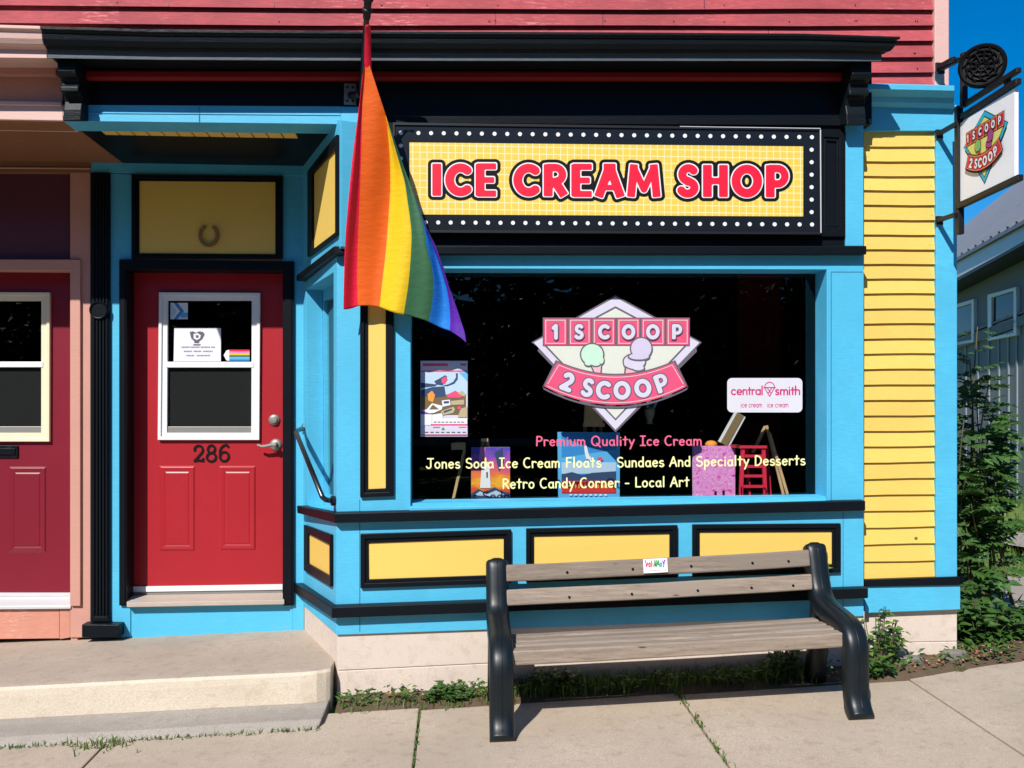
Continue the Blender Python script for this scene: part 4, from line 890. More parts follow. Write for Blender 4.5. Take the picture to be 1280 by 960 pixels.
tag(m.build('door_notice', fix=False), 'white printed notice with a grey emblem and three lines in the red door window', 'notice')
card('sticker', [(q(213, 378.6, 234.8, 399), 'paper'), ([(217, 378.6), (222, 378.6), (230, 389), (222, 399), (217, 399), (225, 389)], 'p_blue'), ([(213, 380.5), (215, 380.5), (221, 389), (215, 398), (213, 398)], 'p_skyw'), (q(226, 391, 234.8, 397), 'p_sky')], 'small square sticker with a blue chevron in the top corner of the door glass', 'sticker')
rb = [([(279.5, 444), (283, 438), (288, 437), (288, 451), (283, 450.5)], 'sign_white')]
for i, c in enumerate(('flag_red', 'p_rose', 'flag_yellow', 'flag_green', 'p_sky', 'p_blue')): rb.append((q(286.5, 437 + 2.3 * i, 312, 437 + 2.3 * (i + 1)), c))
card('sticker', rb, 'horizontal rainbow striped sticker at the lower right of the door glass', 'sticker')

# ================================================================== THINGS STANDING IN THE WINDOW
def pbox(mb, pts, Y, th, mat): return mb.px(pts, Y, th, mat)
def strokes(mb, items, Y):
    for i, (pts, c) in enumerate(items): mb.add([P(x, y, Y - .0008 * (i + 1)) for x, y in pts], [list(range(len(pts)))], c)
YP = .345
def painting(label, corners, art, Y, edge='paper'):
    m = MB(); m.px(corners, Y, .018, edge); strokes(m, art, Y)
    return tag(m.build('painting', fix=False), label, 'painting', 'small paintings standing in the window')
painting('small sunset painting with a white lighthouse, left in the shop window', [(589, 559), (637.5, 559), (637.5, 623), (589, 623)],
 [(q(589, 559, 637.5, 623), 'art_sunset'),
  ([(600, 559), (607, 559), (604, 580), (598, 582)], 'p_rose'), ([(618, 566), (628, 560), (630, 578), (624, 590)], 'p_navy'), ([(589, 617), (598, 611), (606, 615), (618, 609), (628, 614), (637.5, 616), (637.5, 623), (589, 623)], 'p_navy'), ([(593, 619), (600, 614), (608, 618), (620, 613), (630, 618), (625, 621)], 'p_skyw'),
  ([(602, 585), (612, 585), (613.5, 610), (600, 610)], 'sign_white'), ([(603.5, 577), (610.5, 577), (611, 585), (603, 585)], 'sign_white'), ([(603, 577), (607, 571), (611, 577)], 'p_red'), (q(608, 590, 609.5, 597), 'ink')], YP)
painting('large blue seaside painting with a white heron in the middle of the shop window', [(697, 540), (775, 540.5), (774.5, 622), (698, 622)],
 [(q(702, 541, 770, 605), 'p_sky'), ([(702, 541), (770, 541), (770, 562), (740, 566), (702, 572)], 'p_blue'), (q(702, 578, 770, 594), 'p_skyw'), (q(702, 592, 770, 600), 'p_blue'), ([(702, 593), (715, 590), (728, 594), (740, 591), (770, 589), (770, 602), (702, 601)], 'p_navy'), (q(702, 601, 770, 616), 'p_red'), (q(702, 606, 770, 610), 'p_orange'),
  ([(730, 556), (732, 554), (734, 560), (736, 568), (738, 573), (733, 574), (731, 566)], 'sign_white'), ([(736, 569), (740, 573), (738, 576), (735, 574)], 'sign_white'), ([(746, 572), (752, 571), (754, 575), (749, 577)], 'decal_pink')] + [(q(712 + 6.2 * i, 617.6, 715 + 6.2 * i, 619.4), 'sign_white') for i in range(8)], .40, 'p_sky')
art = [(q(866, 557.5, 919, 621), 'art_pink')]
art.append((q(893, 614, 896, 619), 'ink')); art.append((q(903, 613, 906, 619), 'ink'))
painting('pink and purple abstract painting beside the little red stool', [(866, 557.5), (919, 557.5), (919, 621), (866.5, 621)], art, .50)
def easel(label, bars, Y, extra=(), mat='easel_wood'):
    t = thing('easel', label, 'easel', P(sum(b[0] for b in bars) / len(bars), 622, Y), 'wooden display easels in the window')
    m = MB()
    for x0, y0, x1, y1, w_, dy0, dy1 in bars: m.bar(P(x0, y0, Y + dy0), P(x1, y1, Y + dy1), w_, .016, mat)
    m.build('easel_leg', t, .001)
    if extra:
        m = MB()
        for pts, th in extra: m.px(pts, Y - .012, th, mat)
        m.build('easel_head', t, .001)
    return t
easel('thin easel with a clamp block leaning left of the lighthouse painting', [(581, 562, 567, 624, .018, .0, .02)], YP + .03, [([(564, 553.5), (582, 553), (582, 562), (564, 562.5)], .02)])
easel('easel whose wooden peak shows just above the lighthouse painting', [(603.5, 548, 600, 622, .016, .02, .0), (609, 548, 613, 622, .016, .02, .0)], YP + .04, [([(601.5, 548), (610, 548), (610, 552), (601.5, 552)], .014)])
easel('pale wood easel rising above the blue seaside painting', [(733, 504, 728, 620, .018, .06, .02), (742, 504, 744, 620, .018, .06, .02), (748, 504, 757, 620, .018, .06, .02)], YP + .10, [([(729, 529), (756, 529), (756, 533.5), (729, 533.5)], .02), ([(732, 505), (750, 505), (754, 529), (730, 529)], .008)])
easel('wooden A shaped easel standing at the right end of the window', [(957, 533, 941, 566, .022, .0, .05), (958, 532, 979, 618, .022, .0, -.02), (962, 541, 984.5, 618, .02, -.02, -.06)], YP + .1)
t = thing('stool', 'little red wooden ladder stool standing right of the pink abstract painting', 'stool', P(942, 620, YP))
m = MB()
for x0, x1, dy in ((928.5, 926, 0), (954, 956.5, 0), (933, 936, .16), (958, 962, .16)): m.bar(P(x0, 559, YP + dy), P(x1, 620, YP + dy), .020, .020, 'red_vinyl')
m.build('leg', t, .001); m = MB()
for y, dy in ((570, .005), (583, .005), (595, .005), (608, .005)): m.bar(P(928, y, YP + dy), P(955, y, YP + dy), .012, .016, 'red_vinyl')
m.build('rung', t); m = MB(); m.px([(925, 557), (959, 557), (959, 560.5), (925, 560.5)], YP - .02, .2, 'red_vinyl'); m.build('seat', t, .001)
m = MB(); m.bar(P(904, 556, .55), P(925, 518, .67), .075, .012, 'alu', (0, -1, .3)); m.bar(P(904.5, 556, .542), P(925.5, 518, .662), .045, .012, 'p_brown', (0, -1, .3)); tag(m.build('picture_frame', bevel=.001), 'silver picture frame leaning behind the pink abstract painting', 'picture frame')
m = MB(); m.lathe(P(812, 530, .8), (0, 0, 1), [(.022, 0), (.016, .02), (.030, .06), (.034, .09), (.020, .105)], 'p_tan', 14)
for i in range(14): a = i * 2.4; m.leaf(P(812, 512, .8), (math.cos(a), math.sin(a) * .6, .9), (0, -1, .3), .07, .03, 'decal_violet' if i % 2 else 'leaf_mid')
tag(m.build('vase'), 'small tan vase of dried flowers behind the tip of the diamond decal', 'vase')
m = MB(); m.lathe(P(889, 560, .60), (0, 0, 1), [(.03, 0), (.038, .015), (.036, .03), (.022, .042), (.004, .046)], 'p_orange', 16); tag(m.build('pumpkin', smooth=True), 'small orange ornament on the sill behind the pink painting', 'ornament')
t = thing('counter', 'long low grey counter crossing the dark shop behind the window', 'counter', P(620, 640, 2.4))
m = MB(); a, b = P(505, 549, 2.2), P(850, 533, 2.2); m.prism([Vector((a.x, 2.2, a.z - .05)), Vector((b.x, 2.2, a.z - .05)), Vector((b.x, 2.2, a.z)), Vector((a.x, 2.2, a.z))], (0, .6, 0), 'interior_grey'); m.build('counter_top', t)
m = MB(); m.box((a.x + .05, 2.25, .11), (b.x - .05, 2.75, a.z - .051), 'interior'); m.build('cabinet', t)

# ================================================================== THINGS FIXED TO THE FRONT
m = MB(); hp = [P(261 + 12.0 * math.cos(R(a)) * (1.0 if abs(math.sin(R(a))) < .7 or True else 1), 294 - 13.5 * math.sin(R(a)), YB - .018) for a in range(118, 118 + 305, 8)]
hp = [P(261 + 11 * math.cos(R(a)), 294.5 - 12.5 * math.sin(R(a)), YB - .018) for a in range(-243, 64, 9)]
hp = [hp[0] + Vector((.004, 0, .004))] + hp[1:]
secs = []
for i, p in enumerate(hp):
    d = (hp[min(i + 1, len(hp) - 1)] - hp[max(0, i - 1)]).normalized(); n_ = d.cross(Vector((0, 1, 0)))
    secs.append([p + n_ * .011 + Vector((0, -.005, 0)), p - n_ * .009 + Vector((0, -.005, 0)), p - n_ * .009 + Vector((0, .006, 0)), p + n_ * .011 + Vector((0, .006, 0))])
m.loft(secs, 'horseshoe_metal'); tag(m.build('horseshoe', bevel=.002), 'rusty horseshoe hung open end up on the yellow panel over the red door', 'horseshoe')
t = thing('grab_bar', 'slanting metal grab bar beside the red door on the blue side wall', 'handrail', P(411, 640, .05))
m = MB(); top, bot = S(369.5, 539, .10), S(404, 624, .085); w1, w2 = S(379.5, 535, .0), S(414.5, 626, .02)
m.tube([w1, w1.lerp(top, .7), w1.lerp(top, .92) + (bot - top) * .01, top + (bot - top) * .03, top.lerp(bot, .5), bot - (bot - top) * .03, bot + (w2 - bot) * .25, w2], .0135, 'dark_metal', 12); m.build('rail', t, smooth=True)
m = MB(); m.lathe(w1 + sn * .001, sn, [(.030, 0), (.030, .008), (.016, .012)], 'chrome'); m.build('wall_mount', t)
m = MB(); m.lathe(w2 - sn * .018, sn, [(.026, 0), (.026, .02), (.014, .024)], 'dark_metal'); m.build('wall_mount', t)
# flag pole and flag
t = thing('flag_pole', 'dark wooden flag pole with a turned tip slanting out over the cornice', 'flag pole', P(437, 118, -.02))
pa, pb = P(451, 117, -.07), P(461.0, -12, -.47)
m = MB(); m.tube([pa, pa.lerp(pb, .9), pb], .014, 'dark_metal', 12); m.build('pole', t, smooth=True)
m = MB(); ax = (pb - pa).normalized(); l0 = pa + (pb - pa) * .74
L_ = (pb - pa).length * .26
m.lathe(l0, ax, [(.016, 0), (.019, .01), (.019, L_ * .25), (.024, L_ * .28), (.024, L_ * .36), (.018, L_ * .4), (.019, L_ * .62), (.026, L_ * .66), (.026, L_ * .8), (.017, L_ * .86), (.019, L_ * 1.2), (.004, L_ * 1.35)], 'iron', 16); m.build('finial', t, smooth=False, bevel=.001)
m = MB(); m.px([(430, 104), (445, 104.5), (445, 131), (430, 130.5)], 0, .012, 'zinc'); m.tube([P(438, 119, -.004), P(444, 119, -.04), P(450, 118, -.068)], .018, 'iron', 12)
for hx, hy in ((434, 109), (441, 109), (434, 126), (441, 126)): m.lathe(P(hx, hy, 0), (0, -1, 0), [(.007, 0), (.005, .004)], 'iron', 8)
m.build('wall_bracket', t)
BND = [  # stripe boundaries down the hanging flag, photograph pixels
 [(452.4, 102), (450.2, 125), (447, 150), (443.5, 176), (440.5, 200), (435.5, 250), (431.5, 300), (430, 345), (429, 387)],
 [(457, 66), (454.6, 84), (452.8, 104), (452.0, 140), (451, 185), (449.5, 235), (447, 300), (446, 345), (447, 382.5)],
 [(482.5, 145), (485, 165), (487, 190), (488, 215), (488, 240), (485, 285), (482, 320), (478, 352), (474.5, 384)],
 [(483, 147), (492, 180), (501, 210), (506, 228), (509, 248), (513, 275), (514.5, 300), (511, 350), (504.5, 393)],
 [(511, 226), (518, 246), (523, 262), (528, 278), (531, 292), (533.5, 310), (540.5, 338), (541, 370), (536, 403)],
 [(531, 281), (538, 298), (544, 315), (550, 331), (555, 347), (559.5, 364), (562, 382), (563, 398), (562.5, 412.5)],
 [(545, 308), (551, 326), (557, 344), (562, 360), (567, 374), (572, 388), (576.5, 402), (581, 416), (583, 429)]]
def bspl(pts, t):
    f = t * (len(pts) - 1); i = min(int(f), len(pts) - 2); f -= i
    p0, p1, p2, p3 = pts[max(i - 1, 0)], pts[i], pts[i + 1], pts[min(i + 2, len(pts) - 1)]
    return tuple(.5 * (2 * b + (c - a) * f + (2 * a - 5 * b + 4 * c - d) * f * f + (3 * b - a - 3 * c + d) * f ** 3) for a, b, c, d in zip(p0, p1, p2, p3))
def flag_depth(px, py, u):
    v = max(0, min(1, (py - 35) / 365)); base = -.40 + .30 * (v ** .6)
    k_ = min(1, v * 2.2)
    return base - k_ * (.020 * math.sin(u * 2.05 + .6 + v * 1.1) + .009 * math.sin(u * 4.7 + 2 * v)) - .012 * math.sin(px * .05 + py * .021)
fl = MB(); NV, NU = 44, 7
names = ['flag_red', 'flag_orange', 'flag_yellow', 'flag_green', 'flag_blue', 'flag_purple']
vs, fs = [], []
for r_ in range(NV + 1):
    v = r_ / NV; bp = [bspl(b, v) for b in BND]
    for s_ in range(6):
        for q_ in range(NU):
            f_ = q_ / NU; x = bp[s_][0] * (1 - f_) + bp[s_ + 1][0] * f_; y = bp[s_][1] * (1 - f_) + bp[s_ + 1][1] * f_
            if r_ == NV: y += 1.2 * math.sin((s_ + f_) * 3.0)
            y0 = bp[0][1]; vs.append(P(x, y, flag_depth(x, y, s_ + f_)))
    vs.append(P(*bp[6], flag_depth(*bp[6], 6)))
W_ = 6 * NU + 1
mi = [fl.mi(n_) for n_ in names]
fl.v = vs
for r_ in range(NV):
    for c_ in range(W_ - 1): fl.f.append([r_ * W_ + c_, r_ * W_ + c_ + 1, (r_ + 1) * W_ + c_ + 1, (r_ + 1) * W_ + c_]); fl.m.append(mi[min(c_ // NU, 5)])
# the red turn of cloth wrapped down the pole behind the front fold
b0 = len(fl.v); NR = 14
for r_ in range(NR + 1):
    v = r_ / NR; y = 31 + 90 * v; xl = 456.6 - 1.8 * v - 1.5 * v * v; xr = 463.3 + 1.2 * v + 1.0 * v * v
    for q_ in range(6):
        x = xl + (xr - xl) * q_ / 5; fl.v.append(P(x, y, -.43 + .18 * v ** .8 + (-.005 * math.sin(math.pi * q_ / 5)) + .012))
for r_ in range(NR):
    for q_ in range(5): fl.f.append([b0 + r_ * 6 + q_, b0 + r_ * 6 + q_ + 1, b0 + (r_ + 1) * 6 + q_ + 1, b0 + (r_ + 1) * 6 + q_]); fl.m.append(mi[0])
fo = fl.build('rainbow_flag', smooth=True, sub=1); tag(fo, 'six striped rainbow flag hanging in folds from the pole above the shop', 'flag')
md = fo.modifiers.new('thick', 'SOLIDIFY'); md.thickness = .0015

# ================================================================== HANGING SIGN
YI, YO = -.08, -.55
hs = thing('hanging_sign', 'white hanging sign with a coloured diamond logo on black iron bars at the right corner', 'sign', P(1198, 255, .05))
C4 = [P(1199.5, 154.5, YI), P(1268.5, 110.5, YO), P(1268.5, 222, YO), P(1199.5, 252.5, YI)]
def board_pt(u, v, lift):
    t_ = C4[0].lerp(C4[1], u); b_ = C4[3].lerp(C4[2], u); return t_.lerp(b_, v) + bn * lift
bn = (C4[1] - C4[0]).cross(C4[3] - C4[0]).normalized()
if bn.x > 0: bn = -bn
m = MB(); m.prism([p for p in C4], -bn * .02, 'board_white'); m.build('board', hs, .002)
m = MB(); logo(m, lambda X_, Y_, lift: board_pt(.09 + .80 * (X_ - 30) / 1090, .04 + .87 * (Y_ - 55) / 873, .0015 + lift),
     dict(grey='ink', lilac='cyan_vinyl', cream='yellow_vinyl', pink='red_vinyl', green='green_vinyl', cone='red_vinyl', violet='plum_vinyl', white='plum_vinyl', letter='sign_white'), .0006)
m.build('logo', hs, fix=False)
ib = MB(); off = -bn * .010
def ibar(p, q_, w_=.026): ib.bar(p + off, q_ + off, w_, w_, 'iron', bn)
ibar(P(1196.5, 149, YI + .02), P(1271, 101, YO - .03), .030); ibar(P(1203, 131, YI - .02), P(1271.5, 87, YO - .03), .026)
ibar(P(1194.5, 259, YI + .02), P(1273.5, 221.5, YO - .03), .030)
ibar(P(1196, 133, YI + .01), P(1197.5, 293, YI + .01), .034); ibar(P(1202.5, 66, YI - .03), P(1202.5, 134, YI - .03), .030)
ibar(P(1257, 95, YO + .08), P(1257, 114, YO + .08), .026)
ib.build('iron_frame', hs, .003)
ib = MB()
for (x0, y0), (x1, y1) in (((1173, 167.5), (1195, 155)), ((1173, 275.5), (1195, 268)), ((1173, 84), (1193, 73)), ((1175, 87), (1200, 74))):
    ib = MB(); ib.bar(P(x0, y0, .072), P(x1, y1, YI), .022, .022, 'iron'); ib.box(P(x0 - 3, y0 + 5, .072) , P(x0 + 5, y0 - 5, .083), 'iron'); ib.build('wall_arm', hs, .002)
m = MB(); c = P(1228, 82.5, -.30); axd = Vector((-.55, -.83, .05)).normalized()
m.lathe(c, axd, [(.100, -.03), (.112, -.015), (.114, .012), (.104, .018), (.094, .014), (.092, .006), (.001, .006)], 'iron_dark', 36)
u_ = axd.orthogonal().normalized(); v_ = axd.cross(u_)
for i in range(10):
    a = 2 * math.pi * i / 10; d = u_ * math.cos(a) + v_ * math.sin(a); d2 = u_ * math.cos(a + .5) + v_ * math.sin(a + .5)
    m.tube([c + d * .012 + axd * .012, c + d * .06 + d2 * .01 + axd * .018, c + d2 * .090 + axd * .010], .005, 'iron_dark', 6)
for rr in (.03, .055, .076): m.tube([c + (u_ * math.cos(R(a)) + v_ * math.sin(R(a))) * rr + axd * .013 for a in range(0, 361, 20)], .0045, 'iron_dark', 6, False)
m.build('iron_rosette', hs)

# ================================================================== BENCH
XLb, XRb = P(627, 850, -.6).x, P(1069.5, 840, -.6).x
bench = thing('park_bench', 'weathered wooden bench with black plastic ends facing the street below the shop window', 'bench', ((XLb + XRb) / 2, -.35, gz((XLb + XRb) / 2, -.35)))
PATH = [(-.095, .715), (-.105, .69), (-.125, .61), (-.150, .53), (-.180, .47), (-.235, .43), (-.33, .412), (-.44, .405), (-.525, .388), (-.575, .345), (-.595, .28), (-.598, .19), (-.605, .10), (-.628, .04), (-.665, .0)]
WY = [.030, .044, .050, .050, .052, .052, .050, .048, .052, .054, .052, .048, .047, .048, .046]
def sect(c, t_, hw, hx, n=16, pw=.62):
    nn_ = Vector((0, -t_.z, t_.y)); out = []
    for i in range(n):
        a = 2 * math.pi * (i + .5) / n; ca, sa = math.cos(a), math.sin(a)
        out.append(c + Vector((1, 0, 0)) * hx * math.copysign(abs(ca) ** pw, ca) + nn_ * hw * math.copysign(abs(sa) ** pw, sa))
    return out
def end_frame(Xc):
    mb = MB(); pts = []; n = len(PATH)
    fine = [bspl(PATH, i / 56) for i in range(57)]; wf = [bspl([(w_, 0) for w_ in WY], i / 56)[0] for i in range(57)]
    secs = []
    for i, (y, z) in enumerate(fine):
        a, b = fine[max(i - 1, 0)], fine[min(i + 1, 56)]; t_ = Vector((0, b[0] - a[0], b[1] - a[1])).normalized()
        hx = .058 * (1 if i > 2 else (.70, .86, .95)[i]); secs.append(sect(Vector((Xc, y, z + gz(Xc, y) + .002)), t_, wf[i] * (1 if i > 0 else .7), hx))
    s0 = secs[0]; c0 = sum(s0, Vector()) / len(s0); secs.insert(0, [c0 + (p - c0) * .55 + Vector((0, 0, .010)) for p in s0])
    mb.loft(secs, 'bench_plastic')
    seam = []
    for i in range(3, 55):
        (y, z), (ya, za_), (yc, zc_) = fine[i], fine[i - 1], fine[i + 1]; t_ = Vector((0, yc - ya, zc_ - za_)).normalized(); nn_ = Vector((0, -t_.z, t_.y))
        seam.append(Vector((Xc, y, z + gz(Xc, y) + .002)) - nn_ * (wf[i] + .0005))
    mb.tube(seam, .0028, 'bench_plastic', 6)
    rear = [(-.19, .44), (-.185, .40), (-.150, .22), (-.115, .05), (-.105, .0)]; secs = []
    for i, (y, z) in enumerate(rear):
        secs.append(sect(Vector((Xc, y, z + gz(Xc, y))), Vector((0, .2, -1)).normalized(), .05, .050, 12))
    mb.loft(secs, 'bench_plastic')
    return mb.build('end_frame', bench, smooth=True)
end_frame(XLb); end_frame(XRb)
def slat(name, y0, z0, y1, z1, th):                      # cross-section from (y0,z0) to (y1,z1), thickness th
    mb = MB(); d = Vector((0, y1 - y0, z1 - z0)).normalized(); n_ = Vector((0, -d.z, d.y)) * th / 2; secs = []
    for i in range(9):
        x = XLb + .045 + (XRb - XLb - .09) * i / 8; sag = -.004 * math.sin(math.pi * i / 8) + rnd.uniform(-.0012, .0012)
        a = Vector((x, y0, z0 + gz(x, y0) + sag)); b = Vector((x, y1, z1 + gz(x, y1) + sag)); secs.append([a + n_, b + n_, b - n_, a - n_])
    mb.loft(secs, 'bench_wood'); return mb.build(name, bench, .008)
slat('back_slat', -.150, .615, -.132, .698, .036); slat('back_slat', -.185, .500, -.165, .578, .036)
slat('seat_slat', -.585, .332, -.560, .332 + .0, .072) if False else None
slat('seat_slat', -.582, .352, -.512, .350, .068); slat('seat_slat', -.482, .364, -.412, .359, .038); slat('seat_slat', -.382, .357, -.312, .352, .038); slat('seat_slat', -.282, .350, -.212, .345, .038)
m = MB()
for f_ in (.18, .42, .62, .80, .94):
    for (y, z) in ((-.150, .66), (-.185, .54)):
        x = XLb + .05 + (XRb - XLb - .1) * (f_ + rnd.uniform(-.02, .02)); m = MB(); m.lathe(Vector((x, y - .010, z - .01 + gz(x, y))), (0, -1, 0), [(.007, 0), (.006, .006)], 'ink', 8); m.build('screw', bench)
xp = P(819, 707, -.16).x
m = MB(); zc = .66 + gz(xp, -.15) - .003
m.prism([Vector((xp - .063, -.175, zc - .032)), Vector((xp + .063, -.175, zc - .027)), Vector((xp + .063, -.159, zc + .043)), Vector((xp - .063, -.159, zc + .038))], (0, .004, 0), 'sign_white')
pq = lambda u, v, lift=.0: Vector((xp - .063 + .126 * u, -.175 + .016 * v - .0008 - lift, zc - .032 + .005 * u + .070 * v))
SC = {'a': (.6, [L((.05, .95), (.12, .95), (.32, .25), (.50, .7))]), 'b': (.42, [arc(.2, .45, .15, .2, 20, 320)]), 'c': (.24, [L((.1, .9), (.1, .25))]), 'd': (.30, [L((.12, .65), (.12, .25))]),
      'e': (.34, [L((.05, .3), (.15, .95), (.28, .3))]), 'f': (.62, [L((.06, .25), (.1, .95), (.3, .45), (.45, .95), (.52, .25))]), 'g': (.44, [arc(.2, .42, .15, .2, 0, 360)]), 'h': (.5, [L((.05, .85), (.2, .5)), L((.4, .9), (.15, .15))])}
cols = ['smith_magenta', 'flag_red', 'flag_red', 'p_orange', 'flag_green', 'p_green', 'p_blue', 'p_violet']
x_ = .06
for ch, c_ in zip('abcdefgh', cols):
    wd = SC[ch][0] * .235
    put_text(m, SC, ch, .085, (lambda x0, w0: (lambda u, v, lift: pq(x0 + w0 * u, .30 + .62 * v, lift)))(x_, wd), [c_], (0,), (.0005,), cells=14); x_ += wd + .005
for a, b in ((.08, .11), (.90, .93)):
    for v in (.12, .82): m.add([pq(a, v), pq(b, v), pq(b, v + .08), pq(a, v + .08)], [[0, 1, 2, 3]], 'ink') if not (a < .2 and v > .5) else None
for i in range(9): m.add([pq(.2 + .07 * i, .14), pq(.24 + .07 * i, .14), pq(.24 + .07 * i, .19), pq(.2 + .07 * i, .19)], [[0, 1, 2, 3]], 'decal_grey')
m.build('name_plate', bench, fix=False)

# ================================================================== GREY BUILDING ACROSS THE YARD
d0 = ray(1275, 626); p0 = CAM + d0 * ((-1.33) / d0.z); wd_ = ray(830, 523).normalized(); wn = Vector((wd_.y, -wd_.x, 0))
if wn.x > 0: wn = -wn                                     # wn points out of the wall, towards us
def Bn(px, py, out=0.0): return PV(px, py, p0 + wn * out, wn)
barn = thing('grey_building', 'dark grey board sided building with a ribbed metal roof across the yard', 'building', (p0.x, p0.y, p0.z))
m = MB(); m.prism([Bn(1080, 582), Bn(1560, 692), Bn(1560, 180), Bn(1080, 402)], -wn * 6, 'grey_siding'); m.build('wall', barn)
m = MB()
yb_ = lambda x: 523 + .2315 * (x - 830); yt_ = lambda x: 417 - (x - 1197.5) * .36
for x in (1207, 1222, 1236, 1248.5, 1260.5, 1271, 1281, 1297, 1317, 1340): m.prism([Bn(x, yb_(x), .0), Bn(x + 1.6, yb_(x + 1.6), .0), Bn(x + 1.6, yt_(x), .0), Bn(x, yt_(x), .0)], wn * .02, 'batten')
m.build('batten', barn)
m = MB(); m.prism([Bn(1150, 454), Bn(1400, 364), Bn(1400, 352), Bn(1150, 442)], wn * .06, 'grey_siding'); m.prism([Bn(1150, 440), Bn(1400, 348), Bn(1400, 346), Bn(1150, 437)], wn * .05, 'iron'); m.build('belt_board', barn)
m = MB(); ov = .45; m.prism([Bn(1080, 411, ov), Bn(1560, 148, ov), Bn(1560, 117, ov), Bn(1080, 387, ov)], -wn * .05, 'alu'); m.prism([Bn(1080, 412, ov), Bn(1560, 148, ov), Bn(1560, 152, ov), Bn(1080, 415, ov)], -wn * ov, 'iron'); m.build('fascia', barn)
m = MB()
def ridge(px):
    a = Bn(px, 400) - wn * 4.0; v = a - CAM; dep = v.dot(FW); X_ = 640 + FPX * v.dot(RT) / dep; yy = 523 - .662 * (X_ - 830); return Vector((a.x, a.y, EYE + (HZ - yy) * dep / FPX))
ea = [Bn(x, 387 - (x - 1080) * .5625, ov + .06) for x in (1080, 1560)]; ri = [ridge(x) for x in (1080, 1560)]
m.add([ea[0], ea[1], ri[1], ri[0], ea[0] - Vector((0, 0, .06)), ea[1] - Vector((0, 0, .06))], [[0, 1, 2, 3], [4, 5, 1, 0]], 'metal_roof')
N_ = 44
for i in range(N_):
    a, b = ea[0].lerp(ea[1], i / N_), ri[0].lerp(ri[1], i / N_); m.bar(a + Vector((0, 0, .012)), b + Vector((0, 0, .012)), .05, .05, 'metal_roof')
m.build('roof', barn)
def bwin(o, i):
    m = MB(); m.loopring([Bn(x, y, .06) for x, y in o], [Bn(x, y, .06) for x, y in i], -wn * .12, 'white'); f_ = m.build('window', barn, .006)
    m = MB(); m.sheet([Bn(x, y, .012) for x, y in i][::-1], 'interior'); m.sheet([Bn(x, y, .02) for x, y in i][::-1], 'dark_glass'); m.build('pane', f_, fix=False)
bwin([(1170, 388), (1217, 373.5), (1217, 427.5), (1170, 437.5)], [(1174, 391.5), (1214, 379), (1214, 424.5), (1174, 432.5)])
bwin([(1234, 368.5), (1270, 358.5), (1270.5, 419), (1234.5, 426)], [(1239, 372), (1266.5, 363.5), (1266.5, 416), (1239, 421.5)])

# ================================================================== GREENERY
def compound(mb, p, d, n_, L_, mat, r_, pairs=4, lw=.42):
    d = d.normalized(); sd2 = d.cross(n_); sd2 = sd2.normalized() if sd2.length > 1e-3 else d.orthogonal().normalized(); nn = sd2.cross(d)
    for i in range(pairs):
        f_ = .25 + .62 * i / pairs; b_ = p + d * L_ * f_ - nn * L_ * .12 * f_ * f_
        for s_ in (-1, 1):
            mb.leaf(b_, d * .55 + sd2 * s_ * .85 - nn * .12 * r_.random(), nn + Vector((r_.uniform(-.3, .3), r_.uniform(-.3, .3), 0)), L_ * .46 * (1 - .35 * abs(f_ - .5)), L_ * lw * .42, mat)
    mb.leaf(p + d * L_ * .85 - nn * L_ * .1, d, nn, L_ * .42, L_ * lw * .42, mat)
    mb.tube([p, p + d * L_ * .5 - nn * L_ * .03, p + d * L_ * .95 - nn * L_ * .11], .0015, 'stem', 4, False)
r_ = random.Random(11)
base = Vector((P(1214, 700, 1.0).x, 1.0, 0)); base.z = gz(base.x, 1.0) - .03
bush = thing('bush', 'tall dark green sumac like bush growing at the right corner of the shop', 'bush', base)
lv, stm = MB(), MB()
tips = [(1212, 450, .9), (1222, 408, 1.1), (1236, 480, .8), (1242, 512, .9), (1246, 550, 1.0), (1205, 525, .7), (1228, 535, 1.3), (1220, 485, 1.2), (1246, 592, .8), (1230, 585, .7), (1208, 595, .6), (1214, 630, .6), (1206, 675, .5), (1204, 735, .5), (1210, 700, .5), (1204, 645, .8), (1228, 562, .9), (1222, 610, .8)]
for px, py, Y in tips:
    tip = P(px, py, Y); root = base + Vector((r_.uniform(-.12, .2), r_.uniform(-.25, .25), 0)); mid = root.lerp(tip, .55) + Vector((r_.uniform(-.12, .06), r_.uniform(-.1, .1), .08))
    crv = [root.lerp(mid, t_).lerp(mid.lerp(tip, t_), t_) for t_ in [i / 10 for i in range(11)]]
    stm.tube(crv, [.012 - .0009 * i for i in range(11)], 'stem', 6)
    hgt = tip.z - base.z
    nl = int(8 + hgt * 10.5)
    for i in range(nl):
        f_ = .30 + .70 * (i / nl) ** .8; k_ = min(9, int(f_ * 10)); p_ = crv[k_].lerp(crv[k_ + 1], f_ * 10 - k_)
        a = r_.uniform(0, 6.28); d_ = Vector((math.cos(a), math.sin(a) * .8 - .25, r_.uniform(-.15, .55)))
        sz = r_.uniform(.11, .22)*(.8 if f_ < .5 else 1) * (.65 if f_ > .9 else 1)
        if py < 450 and f_ > .75: sz *= .7
        compound(lv, p_ + d_ * .03, d_, Vector((r_.uniform(-.4, .1), r_.uniform(-.5, .1), 1)), sz, 'leaf_dark' if r_.random() < .62 else 'leaf_mid', r_, 3, .78)
stm.build('stem', bush, smooth=True); lv.build('foliage', bush, fix=False)
